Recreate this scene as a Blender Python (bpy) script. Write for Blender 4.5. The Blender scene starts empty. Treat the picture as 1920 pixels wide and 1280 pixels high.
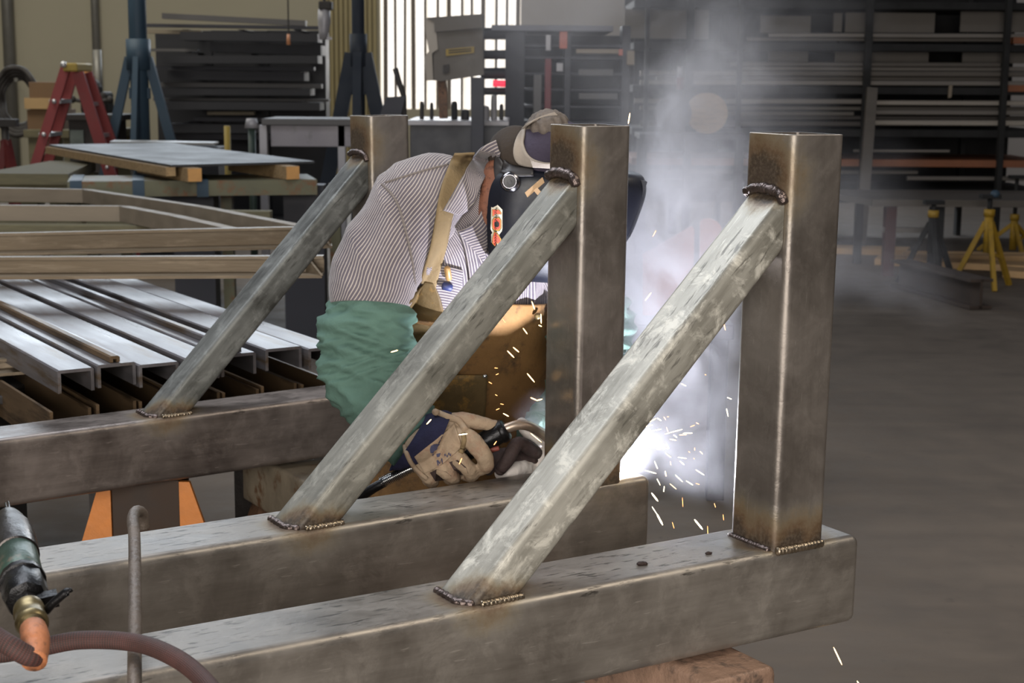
import bpy, bmesh, math, random
import mathutils
from mathutils import Vector, Matrix, noise
R = random.Random(7)
C = bpy.context.scene.collection
PI = math.pi
CAMH = 1.45
F_PX, PITCH, ROLL = 2877.4, 0.16938, 0.0075

# ------------------------------------------------------------------ helpers
def ray(px, py):
    dx, dy = px - 960, py - 640
    c, s = math.cos(-ROLL), math.sin(-ROLL)
    x, y = c*dx - s*dy, s*dx + c*dy
    c, s = math.cos(PITCH), math.sin(PITCH)
    u = -y / F_PX
    return Vector((x/F_PX, c + u*s, -s + u*c))

def P(px, py, D):
    r = ray(px, py)
    return Vector((0, 0, CAMH)) + r*(D/r.y)

def PZ(px, py, z):
    r = ray(px, py)
    return Vector((0, 0, CAMH)) + r*((z - CAMH)/r.z)

def cr(pts, n):
    """Catmull-Rom resample of a list of Vectors / tuples to n points"""
    pts = [Vector(p) for p in pts]
    m = len(pts) - 1
    out = []
    for i in range(n):
        t = i/(n - 1)*m
        k = min(int(t), m - 1); f = t - k
        p0 = pts[max(k-1, 0)]; p1 = pts[k]; p2 = pts[k+1]; p3 = pts[min(k+2, m)]
        out.append(0.5*((2*p1) + (p2 - p0)*f + (2*p0 - 5*p1 + 4*p2 - p3)*f*f + (3*p1 - p0 - 3*p2 + p3)*f*f*f))
    return out

def crf(vals, t):
    m = len(vals) - 1
    t = max(0, min(0.99999, t))*m
    k = int(t); f = t - k
    p0 = vals[max(k-1, 0)]; p1 = vals[k]; p2 = vals[k+1]; p3 = vals[min(k+2, m)]
    return 0.5*((2*p1) + (p2 - p0)*f + (2*p0 - 5*p1 + 4*p2 - p3)*f*f + (3*p1 - p0 - 3*p2 + p3)*f*f*f)

class MB:
    def __init__(s):
        s.v = []; s.f = []; s.uv = {}
    def add(s, vs, fs, uvs=None):
        b = len(s.v)
        s.v += [Vector(v) for v in vs]
        for i, f in enumerate(fs):
            if uvs: s.uv[len(s.f)] = uvs[i]
            s.f.append([b + k for k in f])
        return s
    def box(s, c, size, rot=None):
        c = Vector(c); h = Vector(size)/2
        M = rot if rot is not None else Matrix.Identity(3)
        vs = [c + M @ Vector((x*h.x, y*h.y, z*h.z)) for x in (-1, 1) for y in (-1, 1) for z in (-1, 1)]
        return s.add(vs, [(0, 1, 3, 2), (4, 6, 7, 5), (0, 4, 5, 1), (2, 3, 7, 6), (0, 2, 6, 4), (1, 5, 7, 3)])
    def bbox(s, a, b, bev=0.004):
        """axis aligned box with chamfered edges"""
        a = Vector(a); b = Vector(b)
        bm = bmesh.new()
        bmesh.ops.create_cube(bm, size=1)
        for v in bm.verts:
            v.co = Vector(((a.x+b.x)/2 + v.co.x*abs(b.x-a.x), (a.y+b.y)/2 + v.co.y*abs(b.y-a.y), (a.z+b.z)/2 + v.co.z*abs(b.z-a.z)))
        if bev: bmesh.ops.bevel(bm, geom=bm.edges[:], offset=bev, segments=2, affect='EDGES', profile=0.5)
        bm.verts.index_update()
        s.add([v.co.copy() for v in bm.verts], [[v.index for v in f.verts] for f in bm.faces]); bm.free()
        return s
    def tube(s, pts, r, n=10, cap=True, up=None, uv=False):
        pts = [Vector(p) for p in pts]
        rs = r if isinstance(r, (list, tuple)) else [r]*len(pts)
        rings = []; prev = None; L = 0
        for i, p in enumerate(pts):
            d = (pts[min(i+1, len(pts)-1)] - pts[max(i-1, 0)])
            if d.length < 1e-9: d = Vector((0, 0, 1))
            d.normalize()
            if prev is None:
                a = Vector(up) if up is not None else (Vector((0, 0, 1)) if abs(d.z) < .9 else Vector((1, 0, 0)))
            else: a = prev
            a = (a - d*a.dot(d)).normalized(); prev = a
            b = d.cross(a)
            rings.append([p + (a*math.cos(2*PI*k/n) + b*math.sin(2*PI*k/n))*rs[i] for k in range(n)])
        vs = [q for g in rings for q in g]; fs = []; uvs = []
        ln = [0]
        for i in range(1, len(pts)): ln.append(ln[-1] + (pts[i]-pts[i-1]).length)
        for i in range(len(pts)-1):
            for k in range(n):
                k2 = (k+1) % n
                fs.append((i*n+k, i*n+k2, (i+1)*n+k2, (i+1)*n+k))
                c = 2*PI*rs[i]/n
                uvs.append(((k*c, ln[i]), ((k+1)*c, ln[i]), ((k+1)*c, ln[i+1]), (k*c, ln[i+1])))
        if cap:
            fs.append(tuple(reversed(range(n)))); uvs.append([(0, 0)]*n)
            fs.append(tuple((len(pts)-1)*n + k for k in range(n))); uvs.append([(0, 0)]*n)
        return s.add(vs, fs, uvs if uv else None)
    def bar(s, a, b, w, h, up=(0, 0, 1)):
        """rectangular bar from a to b, w sideways, h along up"""
        a = Vector(a); b = Vector(b); d = (b-a).normalized()
        u = Vector(up); u = (u - d*u.dot(d)).normalized(); q = d.cross(u)
        vs = []
        for p in (a, b):
            for (i, j) in ((-1, -1), (1, -1), (1, 1), (-1, 1)):
                vs.append(p + q*(i*w/2) + u*(j*h/2))
        return s.add(vs, [(3, 2, 1, 0), (4, 5, 6, 7), (0, 1, 5, 4), (1, 2, 6, 5), (2, 3, 7, 6), (3, 0, 4, 7)])
    def prism(s, prof, a, b, up=(0, 0, 1)):
        """2D profile (q, u) swept from a to b"""
        a = Vector(a); b = Vector(b); d = (b-a).normalized()
        u = Vector(up); u = (u - d*u.dot(d)).normalized(); q = d.cross(u)
        n = len(prof)
        vs = [p + q*x + u*y for p in (a, b) for (x, y) in prof]
        fs = [tuple(reversed(range(n))), tuple(range(n, 2*n))]
        fs += [(k, (k+1) % n, n+(k+1) % n, n+k) for k in range(n)]
        return s.add(vs, fs)
    def lathe(s, prof, origin, axis, n=24):
        """prof: list of (distance along axis, radius)"""
        o = Vector(origin); d = Vector(axis).normalized()
        return s.tube([o + d*t for t, r in prof], [max(r, 1e-4) for t, r in prof], n)
    def ball(s, c, r, n=12, rot=None):
        c = Vector(c); r = Vector(r) if not isinstance(r, (int, float)) else Vector((r, r, r))
        M = rot if rot is not None else Matrix.Identity(3)
        vs = []; fs = []
        m = n//2 + 1
        for i in range(1, m):
            ph = PI*i/m
            for k in range(n):
                th = 2*PI*k/n
                vs.append(c + M @ Vector((r.x*math.sin(ph)*math.cos(th), r.y*math.sin(ph)*math.sin(th), r.z*math.cos(ph))))
        for i in range(m-2):
            for k in range(n):
                fs.append((i*n+k, (i+1)*n+k, (i+1)*n+(k+1) % n, i*n+(k+1) % n))
        t = len(vs); vs += [c + M @ Vector((0, 0, r.z)), c - M @ Vector((0, 0, r.z))]
        for k in range(n):
            fs.append((t, k, (k+1) % n)); fs.append((t+1, (m-2)*n+(k+1) % n, (m-2)*n+k))
        return s.add(vs, fs)
    def grid(s, rows, uvs=None, closed=False):
        n = len(rows[0]); vs = [p for r in rows for p in r]; fs = []; fu = []
        for i in range(len(rows)-1):
            for k in range(n if closed else n-1):
                k2 = (k+1) % n
                fs.append((i*n+k, i*n+k2, (i+1)*n+k2, (i+1)*n+k))
                if uvs:
                    kk = k2 if k2 else k+1
                    a, b, c_, d_ = uvs[i][k], uvs[i][k+1], uvs[i+1][k+1], uvs[i+1][k]
                    fu.append((a, b, c_, d_))
        return s.add(vs, fs, fu if uvs else None)

def obj(name, mb, mat, parent=None, smooth=False, auto=None):
    me = bpy.data.meshes.new(name)
    org = Vector((0, 0, 0))
    if parent is not None and parent.get('_o') is not None: org = Vector(parent['_o'])
    me.from_pydata([v - org for v in mb.v], [], mb.f)
    if mb.uv:
        l = me.uv_layers.new(name='UVMap')
        for p in me.polygons:
            u = mb.uv.get(p.index)
            if u:
                for k, li in enumerate(p.loop_indices): l.data[li].uv = u[k]
    me.validate()
    bm = bmesh.new(); bm.from_mesh(me)
    bmesh.ops.recalc_face_normals(bm, faces=bm.faces); bm.to_mesh(me); bm.free()
    if smooth:
        for p in me.polygons: p.use_smooth = True
        if auto: me.set_sharp_from_angle(angle=math.radians(auto))
    if mat: me.materials.append(mat)
    o = bpy.data.objects.new(name, me); C.objects.link(o)
    if parent is not None:
        o.parent = parent
        if parent.get('_o') is not None: o['_o'] = tuple(parent['_o'])
    return o

def wn(o):
    m = o.modifiers.new('w', 'WEIGHTED_NORMAL'); m.keep_sharp = True; m.weight = 100
    return o

def tag(o, label, cat, group=None, kind=None):
    if label: o['label'] = label
    if cat: o['category'] = cat
    if group: o['group'] = group
    if kind: o['kind'] = kind
    return o

def thing(name, label, cat, loc=(0, 0, 0), group=None, rot=None):
    o = bpy.data.objects.new(name, None); C.objects.link(o)
    o.empty_display_size = .05
    o.location = loc
    if rot: o.rotation_euler = rot
    tag(o, label, cat, group)
    if not rot: o['_o'] = tuple(loc)       # children given in world coordinates are stored relative to this
    return o

def single(name, mb, mat, label, cat, group=None, smooth=False, auto=None):
    """a thing that is one mesh, origin at its base centre"""
    lo = Vector((min(v.x for v in mb.v), min(v.y for v in mb.v), min(v.z for v in mb.v)))
    hi = Vector((max(v.x for v in mb.v), max(v.y for v in mb.v), max(v.z for v in mb.v)))
    c = Vector(((lo.x+hi.x)/2, (lo.y+hi.y)/2, lo.z))
    mb.v = [v - c for v in mb.v]
    o = obj(name, mb, mat, None, smooth, auto); o.location = c; o['_o'] = tuple(c)
    return tag(o, label, cat, group)

def struct(name, mb, mat, smooth=False):
    o = obj(name, mb, mat, None, smooth); o['kind'] = 'structure'; return o

# ------------------------------------------------------------------ materials
def nt(name):
    m = bpy.data.materials.new(name); m.use_nodes = True
    t = m.node_tree; b = t.nodes['Principled BSDF']
    return m, t, b
class N:
    """small node helper"""
    def __init__(s, t): s.t = t
    def n(s, typ, ins=None, **kw):
        x = s.t.nodes.new(typ)
        for k, v in kw.items(): setattr(x, k, v)
        for k, v in (ins or {}).items():
            if isinstance(v, bpy.types.NodeSocket): s.t.links.new(v, x.inputs[k])
            else: x.inputs[k].default_value = v
        return x
    def coord(s, which='Object', scale=None, rot=None, loc=None):
        c = s.n('ShaderNodeTexCoord').outputs[which]
        if scale or rot or loc:
            m = s.n('ShaderNodeMapping', {'Vector': c})
            if scale: m.inputs['Scale'].default_value = scale
            if rot: m.inputs['Rotation'].default_value = rot
            if loc: m.inputs['Location'].default_value = loc
            c = m.outputs[0]
        return c
    def noise(s, vec, sc, det=4, rough=.6, dist=0.):
        x = s.n('ShaderNodeTexNoise', {'Vector': vec, 'Scale': sc, 'Detail': det, 'Roughness': rough, 'Distortion': dist})
        return x.outputs['Fac']
    def ramp(s, fac, stops, interp='LINEAR'):
        x = s.n('ShaderNodeValToRGB', {'Fac': fac}); r = x.color_ramp; r.interpolation = interp
        while len(r.elements) < len(stops): r.elements.new(.5)
        for e, (p, c) in zip(r.elements, stops):
            e.position = p
            e.color = (c, c, c, 1) if isinstance(c, (int, float)) else (*c[:3], c[3] if len(c) > 3 else 1)
        return x
    def mix(s, fac, a, b, mode='MIX'):
        x = s.n('ShaderNodeMix', data_type='RGBA', blend_type=mode)
        for k, v in ((0, fac), (6, a), (7, b)):
            if isinstance(v, bpy.types.NodeSocket): s.t.links.new(v, x.inputs[k])
            else: x.inputs[k].default_value = (*v, 1) if isinstance(v, (tuple, list)) and len(v) == 3 else v
        return x.outputs[2]
    def math(s, op, a, b=0., c=None, clamp=False):
        x = s.n('ShaderNodeMath', operation=op, use_clamp=clamp)
        for k, v in ((0, a), (1, b)) + (((2, c),) if c is not None else ()):
            if isinstance(v, bpy.types.NodeSocket): s.t.links.new(v, x.inputs[k])
            else: x.inputs[k].default_value = v
        return x.outputs[0]
    def vmath(s, op, a, b=None):
        x = s.n('ShaderNodeVectorMath', operation=op)
        for k, v in ((0, a), (1, b)):
            if v is None: continue
            if isinstance(v, bpy.types.NodeSocket): s.t.links.new(v, x.inputs[k])
            else: x.inputs[k].default_value = v
        return x
    def maprange(s, v, a, b, c=0., d=1., smooth=True):
        x = s.n('ShaderNodeMapRange', {'Value': v, 'From Min': a, 'From Max': b, 'To Min': c, 'To Max': d})
        if smooth: x.interpolation_type = 'SMOOTHSTEP'
        return x.outputs[0]
    def bump(s, h, st, dist=.01):
        return s.n('ShaderNodeBump', {'Height': h, 'Strength': st, 'Distance': dist}).outputs[0]
    def link(s, a, b): s.t.links.new(a, b)

def srgb(r, g, b):
    def f(c):
        c /= 255
        return c/12.92 if c <= .04045 else ((c+.055)/1.055)**2.4
    return (f(r), f(g), f(b))

_M = {}
def simple(name, col, rough=.6, metal=0., var=.25, sc=8., bump=.0, bsc=40., dirt=None, coords='Object', stretch=None, spec=.5, rot=None):
    if name in _M: return _M[name]
    m, t, b = nt(name); n = N(t)
    co = n.coord(coords, rot=rot)
    if stretch: co = n.n('ShaderNodeMapping', {'Vector': co, 'Scale': stretch}).outputs[0]
    a = n.noise(co, sc, 5, .65)
    d = tuple(c*(1-var) for c in col); l = tuple(min(1, c*(1+var)) for c in col)
    cc = n.ramp(a, [(.3, d), (.7, l)]).outputs[0]
    if dirt:
        k = n.ramp(n.noise(co, sc*2.3, 6, .7), [(.52, 0.), (.66, 1.)]).outputs[0]
        cc = n.mix(k, cc, dirt)
    n.link(cc, b.inputs['Base Color'])
    b.inputs['Metallic'].default_value = metal
    r = n.maprange(a, .3, .7, max(.05, rough-.08), min(1, rough+.08))
    n.link(r, b.inputs['Roughness'])
    b.inputs['Specular IOR Level'].default_value = spec
    if bump:
        n.link(n.bump(n.noise(co, bsc, 4, .6), bump, .01), b.inputs['Normal'])
    _M[name] = m
    return m

def emis(name, col, st):
    if name in _M: return _M[name]
    m, t, b = nt(name)
    b.inputs['Base Color'].default_value = (*col, 1)
    b.inputs['Emission Color'].default_value = (*col, 1)
    b.inputs['Emission Strength'].default_value = st
    _M[name] = m
    return m

def steel(name, dark, light, heat=(), rough=.36, metal=.7, rot=(0, 0, 0), fleck=.5, scale_amt=.3, streak=1., flecksc=55., hs=1., patchsc=26., dusta=.5, topz=None, sw=.4):
    """hot rolled steel tube: mill streaks along local x, dark flecks, scale patches and weld heat tint round given points"""
    m, t, b = nt(name); n = N(t)
    base = n.n('ShaderNodeTexCoord').outputs['Object']
    mp = n.n('ShaderNodeMapping', {'Vector': base}); mp.inputs['Rotation'].default_value = rot
    co = mp.outputs[0]
    st = n.n('ShaderNodeMapping', {'Vector': co}); st.inputs['Scale'].default_value = (1.2, 14, 14)
    big = n.noise(co, 5., 5, .6, .6)
    strk = n.noise(st.outputs[0], 4.*streak, 6, .7)
    k = n.math('ADD', n.math('MULTIPLY', big, 1-sw), n.math('MULTIPLY', strk, sw))
    col = n.ramp(k, [(.36, dark), (.62, light)]).outputs[0]
    # pale mill scale patches with hard edges
    pt = n.ramp(n.noise(co, patchsc, 8, .72, .5), [(.5, 0.), (.62, 1.)]).outputs[0]
    col = n.mix(n.math('MULTIPLY', pt, scale_amt), col, tuple(min(1, c*1.75+.02) for c in light))
    # short dark flecks along the rolling direction
    fl = n.n('ShaderNodeMapping', {'Vector': co}); fl.inputs['Scale'].default_value = (.24, 1.2, 1.2)
    f1 = n.ramp(n.noise(fl.outputs[0], flecksc, 5, .6, .3), [(.565, 0.), (.65, 1.)]).outputs[0]
    f2 = n.ramp(n.noise(co, 7., 3, .5), [(.38, 0.), (.56, 1.)]).outputs[0]
    fk = n.math('MULTIPLY', n.math('MULTIPLY', f1, f2), fleck)
    if topz is not None:      # rolled-in dirt sits on the top face
        tz = n.maprange(n.n('ShaderNodeSeparateXYZ', {0: base}).outputs[2], topz-.012, topz-.003, .12, 1.)
        fk = n.math('MULTIPLY', fk, tz)
    col = n.mix(fk, col, srgb(38, 33, 27))
    # fine scratches
    sr = n.n('ShaderNodeMapping', {'Vector': co}); sr.inputs['Scale'].default_value = (1, 9, 9); sr.inputs['Rotation'].default_value = (.3, .5, .4)
    s1 = n.ramp(n.noise(sr.outputs[0], 22., 3, .5), [(.69, 0.), (.73, 1.)]).outputs[0]
    col = n.mix(n.math('MULTIPLY', s1, .35), col, tuple(min(1, c*1.5+.05) for c in light))
    if heat:
        dmin = None
        wob = n.math('MULTIPLY', n.math('SUBTRACT', n.noise(base, 26., 5, .7), .5), .045)
        for p, r in heat:
            d = n.vmath('LENGTH', n.vmath('SUBTRACT', base, tuple(p)).outputs[0]).outputs['Value']
            d = n.math('DIVIDE', n.math('ADD', d, wob), r*hs)
            dmin = d if dmin is None else n.math('MINIMUM', dmin, d)
        hr = n.ramp(dmin, [(.0, (.055, .038, .028, .97)), (.36, (.04, .026, .016, .95)), (.52, (.10, .055, .022, .85)), (.66, (.17, .115, .05, .6)), (.82, (.2, .17, .11, .25)), (1., (.2, .2, .2, 0))])
        # grey spatter dust ring
        dust = n.math('MULTIPLY', n.ramp(n.noise(base, 160., 3, .6), [(.45, 0.), (.62, 1.)]).outputs[0], n.ramp(dmin, [(.2, dusta*.6), (.4, dusta), (.52, dusta*.6), (.62, 0.)]).outputs[0])
        col = n.mix(hr.outputs['Alpha'], col, hr.outputs['Color'])
        col = n.mix(dust, col, srgb(176, 160, 138))
    n.link(col, b.inputs['Base Color'])
    b.inputs['Metallic'].default_value = metal
    if heat: n.link(n.math('MULTIPLY', n.math('SUBTRACT', 1., n.math('MULTIPLY', hr.outputs['Alpha'], .75)), metal), b.inputs['Metallic'])
    rr = n.maprange(k, .35, .65, rough-.07, rough+.1)
    rr = n.math('ADD', rr, n.math('MULTIPLY', pt, .12*scale_amt*2))
    n.link(rr, b.inputs['Roughness'])
    hgt = n.math('ADD', n.math('MULTIPLY', n.noise(co, 60., 5, .6), .5), n.math('SUBTRACT', n.math('MULTIPLY', pt, .25), n.math('MULTIPLY', fk, .6)))
    n.link(n.bump(hgt, .25, .0025), b.inputs['Normal'])
    return m
# ------------------------------------------------------------------ the three welded tube frames
def rr(w, h, r, n=5, cx=0., cy=0.):
    out = []
    for (sx, sy, a0) in ((1, 1, 0), (-1, 1, 90), (-1, -1, 180), (1, -1, 270)):
        for k in range(n+1):
            a = math.radians(a0 + 90*k/n)
            out.append((cx + sx*(w/2-r) + r*math.cos(a), cy + sy*(h/2-r) + r*math.sin(a)))
    return out

def rings(mb, rs, capa=True, capb=True):
    n = len(rs[0]); vs = [p for r in rs for p in r]; fs = []
    for i in range(len(rs)-1):
        for k in range(n): fs.append((i*n+k, i*n+(k+1) % n, (i+1)*n+(k+1) % n, (i+1)*n+k))
    if capa: fs.append(tuple(reversed(range(n))))
    if capb: fs.append(tuple(range((len(rs)-1)*n, len(rs)*n)))
    return mb.add(vs, fs)

def bead(pts, r, seed=0, pitch=.0065):
    rd = random.Random(seed)
    p = []
    pts = [Vector(q) for q in pts]
    L = sum((pts[i+1]-pts[i]).length for i in range(len(pts)-1))
    n = max(8, int(L/.0016))
    q = []
    acc = 0; i = 0; seg = (pts[1]-pts[0]).length
    for k in range(n+1):
        s = L*k/n
        while s > acc + seg + 1e-9 and i < len(pts)-2:
            acc += seg; i += 1; seg = (pts[i+1]-pts[i]).length
        q.append(pts[i].lerp(pts[i+1], min(1, (s-acc)/max(seg, 1e-9))))
    rs = [r*(.86 + .22*abs(math.sin(PI*k*L/n/pitch)) + .06*rd.uniform(-1, 1)) for k in range(n+1)]
    rs[0] = rs[-1] = r*.4
    return MB().tube(q, rs, 10)

BW, HB, PW = .1322, .1341, .1016
DK, LT = srgb(106, 99, 92), srgb(146, 139, 131)
m_bead = simple('weld_metal', srgb(150, 136, 118), .25, .9, .3, 60, .2, 220)
m_slag = simple('slag_metal', srgb(100, 88, 84), .28, .85, .4, 40, .3, 160)

def frame(name, label, loc, rot, xe, hp, seed, bt, base_bead, tophump, xb0=-.518, xb1=-.436, zt0=.46, zt1=.534, L=1.65, bdark=DK, blight=LT, brd=None, brl=None, ba=.5):
    root = thing(name, label, 'steel frame', loc, 'welded tube frames', rot)
    o = seed*3.1
    y0, y1 = -.003, BW-.003
    # beam: closed rounded tube
    mb = MB(); rs = []
    prof = lambda ins: rr(BW-2*ins, HB+.004-2*ins, .0135-min(ins, .009), 5, BW/2-.003, -(HB-.004)/2)
    for x, ins in ((-L, 0), (xe-.012, 0), (xe-.006, .0018), (xe-.002, .005), (xe, .011)):
        rs.append([Vector((x, a, b)) for a, b in prof(ins)])
    rings(mb, rs)
    heat = [((xb0+.03, .04, .02), .085), ((xb0+.07, .06, .02), .075), ((-.0, .04, .025), .06), ((PW, .04, .025), .06), ((.05, .1, .01), .06)]
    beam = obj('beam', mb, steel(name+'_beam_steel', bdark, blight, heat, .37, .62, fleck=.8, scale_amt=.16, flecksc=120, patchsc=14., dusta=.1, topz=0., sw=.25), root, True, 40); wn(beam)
    # post: hollow tube
    h = hp; a = rr(PW, PW, .0125, 5, PW/2, PW/2); bI = rr(PW-.0125, PW-.0125, .007, 5, PW/2, PW/2)
    rs = [[Vector((x, y, z)) for x, y in p] for p, z in ((a, 0), (a, .1), (a, .3), (a, h-.001), (rr(PW-.002, PW-.002, .0115, 5, PW/2, PW/2), h), (bI, h), (bI, h-.25), (bI, h-.26))]
    mb = rings(MB(), rs, True, True)
    heat = [((-.02, .065, zt1+.012), .088), ((-.03, .08, zt1-.02), .09), ((-.02, .03, -.01), .08), ((.04, -.012, -.012), .08), ((PW, -.01, -.012), .08), ((-.02, .09, 0), .08)]
    post = obj('post', mb, steel(name+'_post_steel', srgb(101, 94, 88), srgb(135, 127, 120), heat, .36, .66, sw=.15, rot=(0, PI/2, 0), fleck=.12, scale_amt=.1, hs=1.2, dusta=.1), root, True, 40); wn(post)
    # brace: 45 degree tube, mitred to the beam top and the post face
    d = Vector((zt1 and -xb0, 0, zt1 - .012)); d = Vector((.702, 0, .712))
    nrm = Vector((-.712, 0, .702))
    wb = (xb1-xb0)*.712
    cen = Vector(((xb0+xb1)/2, .051, 0))
    pr = rr(wb, .080, .0115, 5)
    A = []; B = []
    for u, y in pr:
        q = cen + nrm*u + Vector((0, y, 0))
        A.append(q + d*((-q.z+.001)/d.z)); B.append(q + d*((-.0005-q.x)/d.x))
    n = 24
    rs = [[A[i].lerp(B[i], k/n) for i in range(len(pr))] for k in range(n+1)]
    mb = rings(MB(), rs)
    topz = max(p.z for p in B); lowz = min(p.z for p in B)
    heat = [((xb0+.02, .02, -.01), .07), ((xb0+.07, .015, -.01), .06), ((-.0, .045, topz+.005), .05)]
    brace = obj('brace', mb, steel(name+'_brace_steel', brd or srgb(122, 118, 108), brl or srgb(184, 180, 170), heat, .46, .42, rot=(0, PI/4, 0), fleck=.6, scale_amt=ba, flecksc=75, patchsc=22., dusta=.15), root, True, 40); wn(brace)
    # welds
    fr = .011
    if base_bead:
        zz = .004
        w = bead([(.004, -.002, zz), (.05, -.0035, zz), (PW-.006, -.002, zz)], .0062, seed)
        obj('weld_bead', w, m_bead, root, True)
    w = bead([(-.002, .006, zz if base_bead else .003), (-.003, .05, .004), (-.002, .098, .004)], .005, seed+1, .009)
    obj('weld_bead', w, m_slag, root, True)
    w = bead([(xb0+.022, .0095, .004), (xb0+.055, .0085, .0045), (xb1+.008, .010, .004)], .0056, seed+2)
    o1 = obj('weld_bead', w, m_bead, root, True)
    w = bead([(xb0+.016, .012, .004), (xb0-.001, .03, .005), (xb0-.001, .085, .005)], .0058, seed+3, .012)
    obj('weld_bead', w, m_slag, root, True)
    # saddle weld on top of the brace
    pts = [(-.004, .008, topz-.012), (-.006, .015, topz+.002), (-.008, .03, topz+.007), (-.008, .05, topz+.009), (-.008, .07, topz+.007), (-.006, .088, topz+.001)]
    w = bead(cr(pts, 20), .0074*tophump, seed+4, .02)
    obj('weld_bead', w, m_slag, root, True)
    return root, topz

rotN, rotM, rotX = (.00470, .00998, .55826), (.00794, .00383, .56857), (-.00731, -.01392, .57592)
tN, tM, tX = Vector((.38615, 2.17173, CAMH-.68569)), Vector((.10767, 2.52249, CAMH-.68650)), Vector((-.30465, 3.37160, CAMH-.69364))
FN, zN = frame('tube_frame', 'nearest welded square-tube frame with post, diagonal brace and finished weld at the post foot', tN, rotN, .174, .6115, 1, 0, True, 1.0, L=1.5)
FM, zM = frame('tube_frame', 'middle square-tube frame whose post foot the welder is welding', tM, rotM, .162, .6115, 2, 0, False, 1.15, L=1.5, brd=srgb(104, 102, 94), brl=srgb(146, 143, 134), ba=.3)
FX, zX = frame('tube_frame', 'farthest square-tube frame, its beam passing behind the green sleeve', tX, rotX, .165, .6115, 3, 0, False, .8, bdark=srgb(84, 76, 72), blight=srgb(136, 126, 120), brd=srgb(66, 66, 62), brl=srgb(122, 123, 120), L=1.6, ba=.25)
bpy.context.view_layer.update()
def loc2w(fr, p):
    e = mathutils.Euler(tuple(fr.rotation_euler), 'XYZ').to_matrix()
    return Vector(fr.location) + e @ Vector(p)
eN = mathutils.Euler(rotN, 'XYZ').to_matrix()
ZT = tN.z                                   # beam top height

# two slag chips on the near beam
m_chip = simple('slag_chip', srgb(52, 38, 34), .6, .3, .4, 90, .5, 200)
for lx, ly, s, lb in ((-.209, .043, .0065, 'brown slag chip lying on the near beam top, left of the near post'), (-.092, .037, .0045, 'small dark slag chip on the near beam top close to the near post foot')):
    mb = MB()
    p = loc2w(FN, (lx, ly, .0042))
    mb.ball((p.x, p.y, p.z+s*.28), (s*1.25, s*.7, s*.45), 9, Matrix.Rotation(.5, 3, 'Z'))
    mb.ball((p.x+s*.8, p.y+.001, p.z+s*.2), (s*.6, s*.6, s*.4), 8)
    mb.v = [v + Vector((noise.noise(v*300), noise.noise(v*300+Vector((5, 0, 0))), abs(noise.noise(v*280))))*s*.22 for v in mb.v]
    single('slag_chip', mb, m_chip, lb, 'slag', None, True)

# ------------------------------------------------------------------ supports under the frames
m_prim = simple('orange_primer', srgb(140, 112, 94), .55, .25, .25, 14, .3, 60, dirt=srgb(92, 76, 66))
m_orange = simple('orange_paint', srgb(206, 128, 62), .5, .1, .15, 10, .1, 60)
m_rust = simple('rusty_steel', srgb(98, 70, 50), .65, .3, .45, 16, .3, 70, dirt=srgb(58, 42, 32))
m_blue = simple('blue_paint', srgb(84, 112, 140), .5, .1, .15, 12, .1, 60)
m_dark = simple('dark_steel', srgb(58, 54, 52), .5, .5, .3, 10, .15, 60)
zb = ZT - HB - .006                          # underside of the beams
dirY = (eN @ Vector((0, 1, 0))); dirY.z = 0; dirY.normalize()
dirX = (eN @ Vector((1, 0, 0))); dirX.z = 0; dirX.normalize()
def legframe(mb, c, z0, z1, spread, w=.05):
    pass
# right-hand trestle: primer-coloured tube rail running under the frames, its end pointing to the camera
tr = thing('steel_trestle', 'orange-primed tube trestle with a blue paint patch under the right end of the near beam', 'trestle', (tN.x-.1, tN.y, 0))
a = PZ(1392, 1262, zb); a = Vector((a.x, a.y, 0)) 
def railpt(s, z): return a + dirY*s + Vector((0, 0, z))
mb = MB(); pr = rr(.125, .11, .012, 4)
q = dirY.cross(Vector((0, 0, 1)))
rs = []
for s, ins in ((-.002, .01), (0, .003), (.004, 0), (.74, 0)):
    rs.append([railpt(s, zb-.056) + q*(x*(1-ins*14)) + Vector((0, 0, 1))*(y*(1-ins*14)) for x, y in pr])
rings(mb, rs)
rail = obj('rail', mb, m_prim, tr, True, 40)
mb = MB()
for (s0, s1, u0, u1) in ((.012, .05, -.03, .012), (.03, .075, -.052, -.02)):
    n = 7
    pts = []
    for k in range(12):
        an = 2*PI*k/12
        pts.append(railpt((s0+s1)/2 + (s1-s0)/2*math.cos(an)*R.uniform(.8, 1.15), zb-.056 + (u0+u1)/2 + (u1-u0)/2*math.sin(an)*R.uniform(.8, 1.15)) - q*.0632)
    mb.add(pts + [p + q*.001 for p in pts], [tuple(range(12)), tuple(reversed(range(12, 24)))] + [(k, (k+1) % 12, 12+(k+1) % 12, 12+k) for k in range(12)])
o = obj('paint_patch', mb, m_blue, rail); o['label'] = 'flaking blue paint patch'
for s in (.2, .62):
    for sd in (-1, 1):
        b = railpt(s, zb-.112); c = b + q*(sd*.24) ; c.z = 0
        obj('leg', MB().bar(b + q*(sd*.03) + Vector((0, 0, .004)), c, .05, .05, dirY), m_prim, tr)
    obj('cross_bar', MB().bar(railpt(s, .25)+q*.2, railpt(s, .25)-q*.2, .03, .03, dirY), m_prim, tr)

# left-hand trestle: rusty whitewashed rail on an orange column with gussets
tl = thing('steel_trestle', 'rust-stained trestle with bright orange gusseted column under the left part of the far beams', 'trestle', (tM.x-.6, tM.y+.3, 0))
zb2 = loc2w(FX, (-.12, .06, -HB)).z - .012
m_ww = simple('worn_white_paint', srgb(132, 120, 102), .6, .2, .3, 7, .2, 50, dirt=srgb(96, 66, 40))
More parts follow.
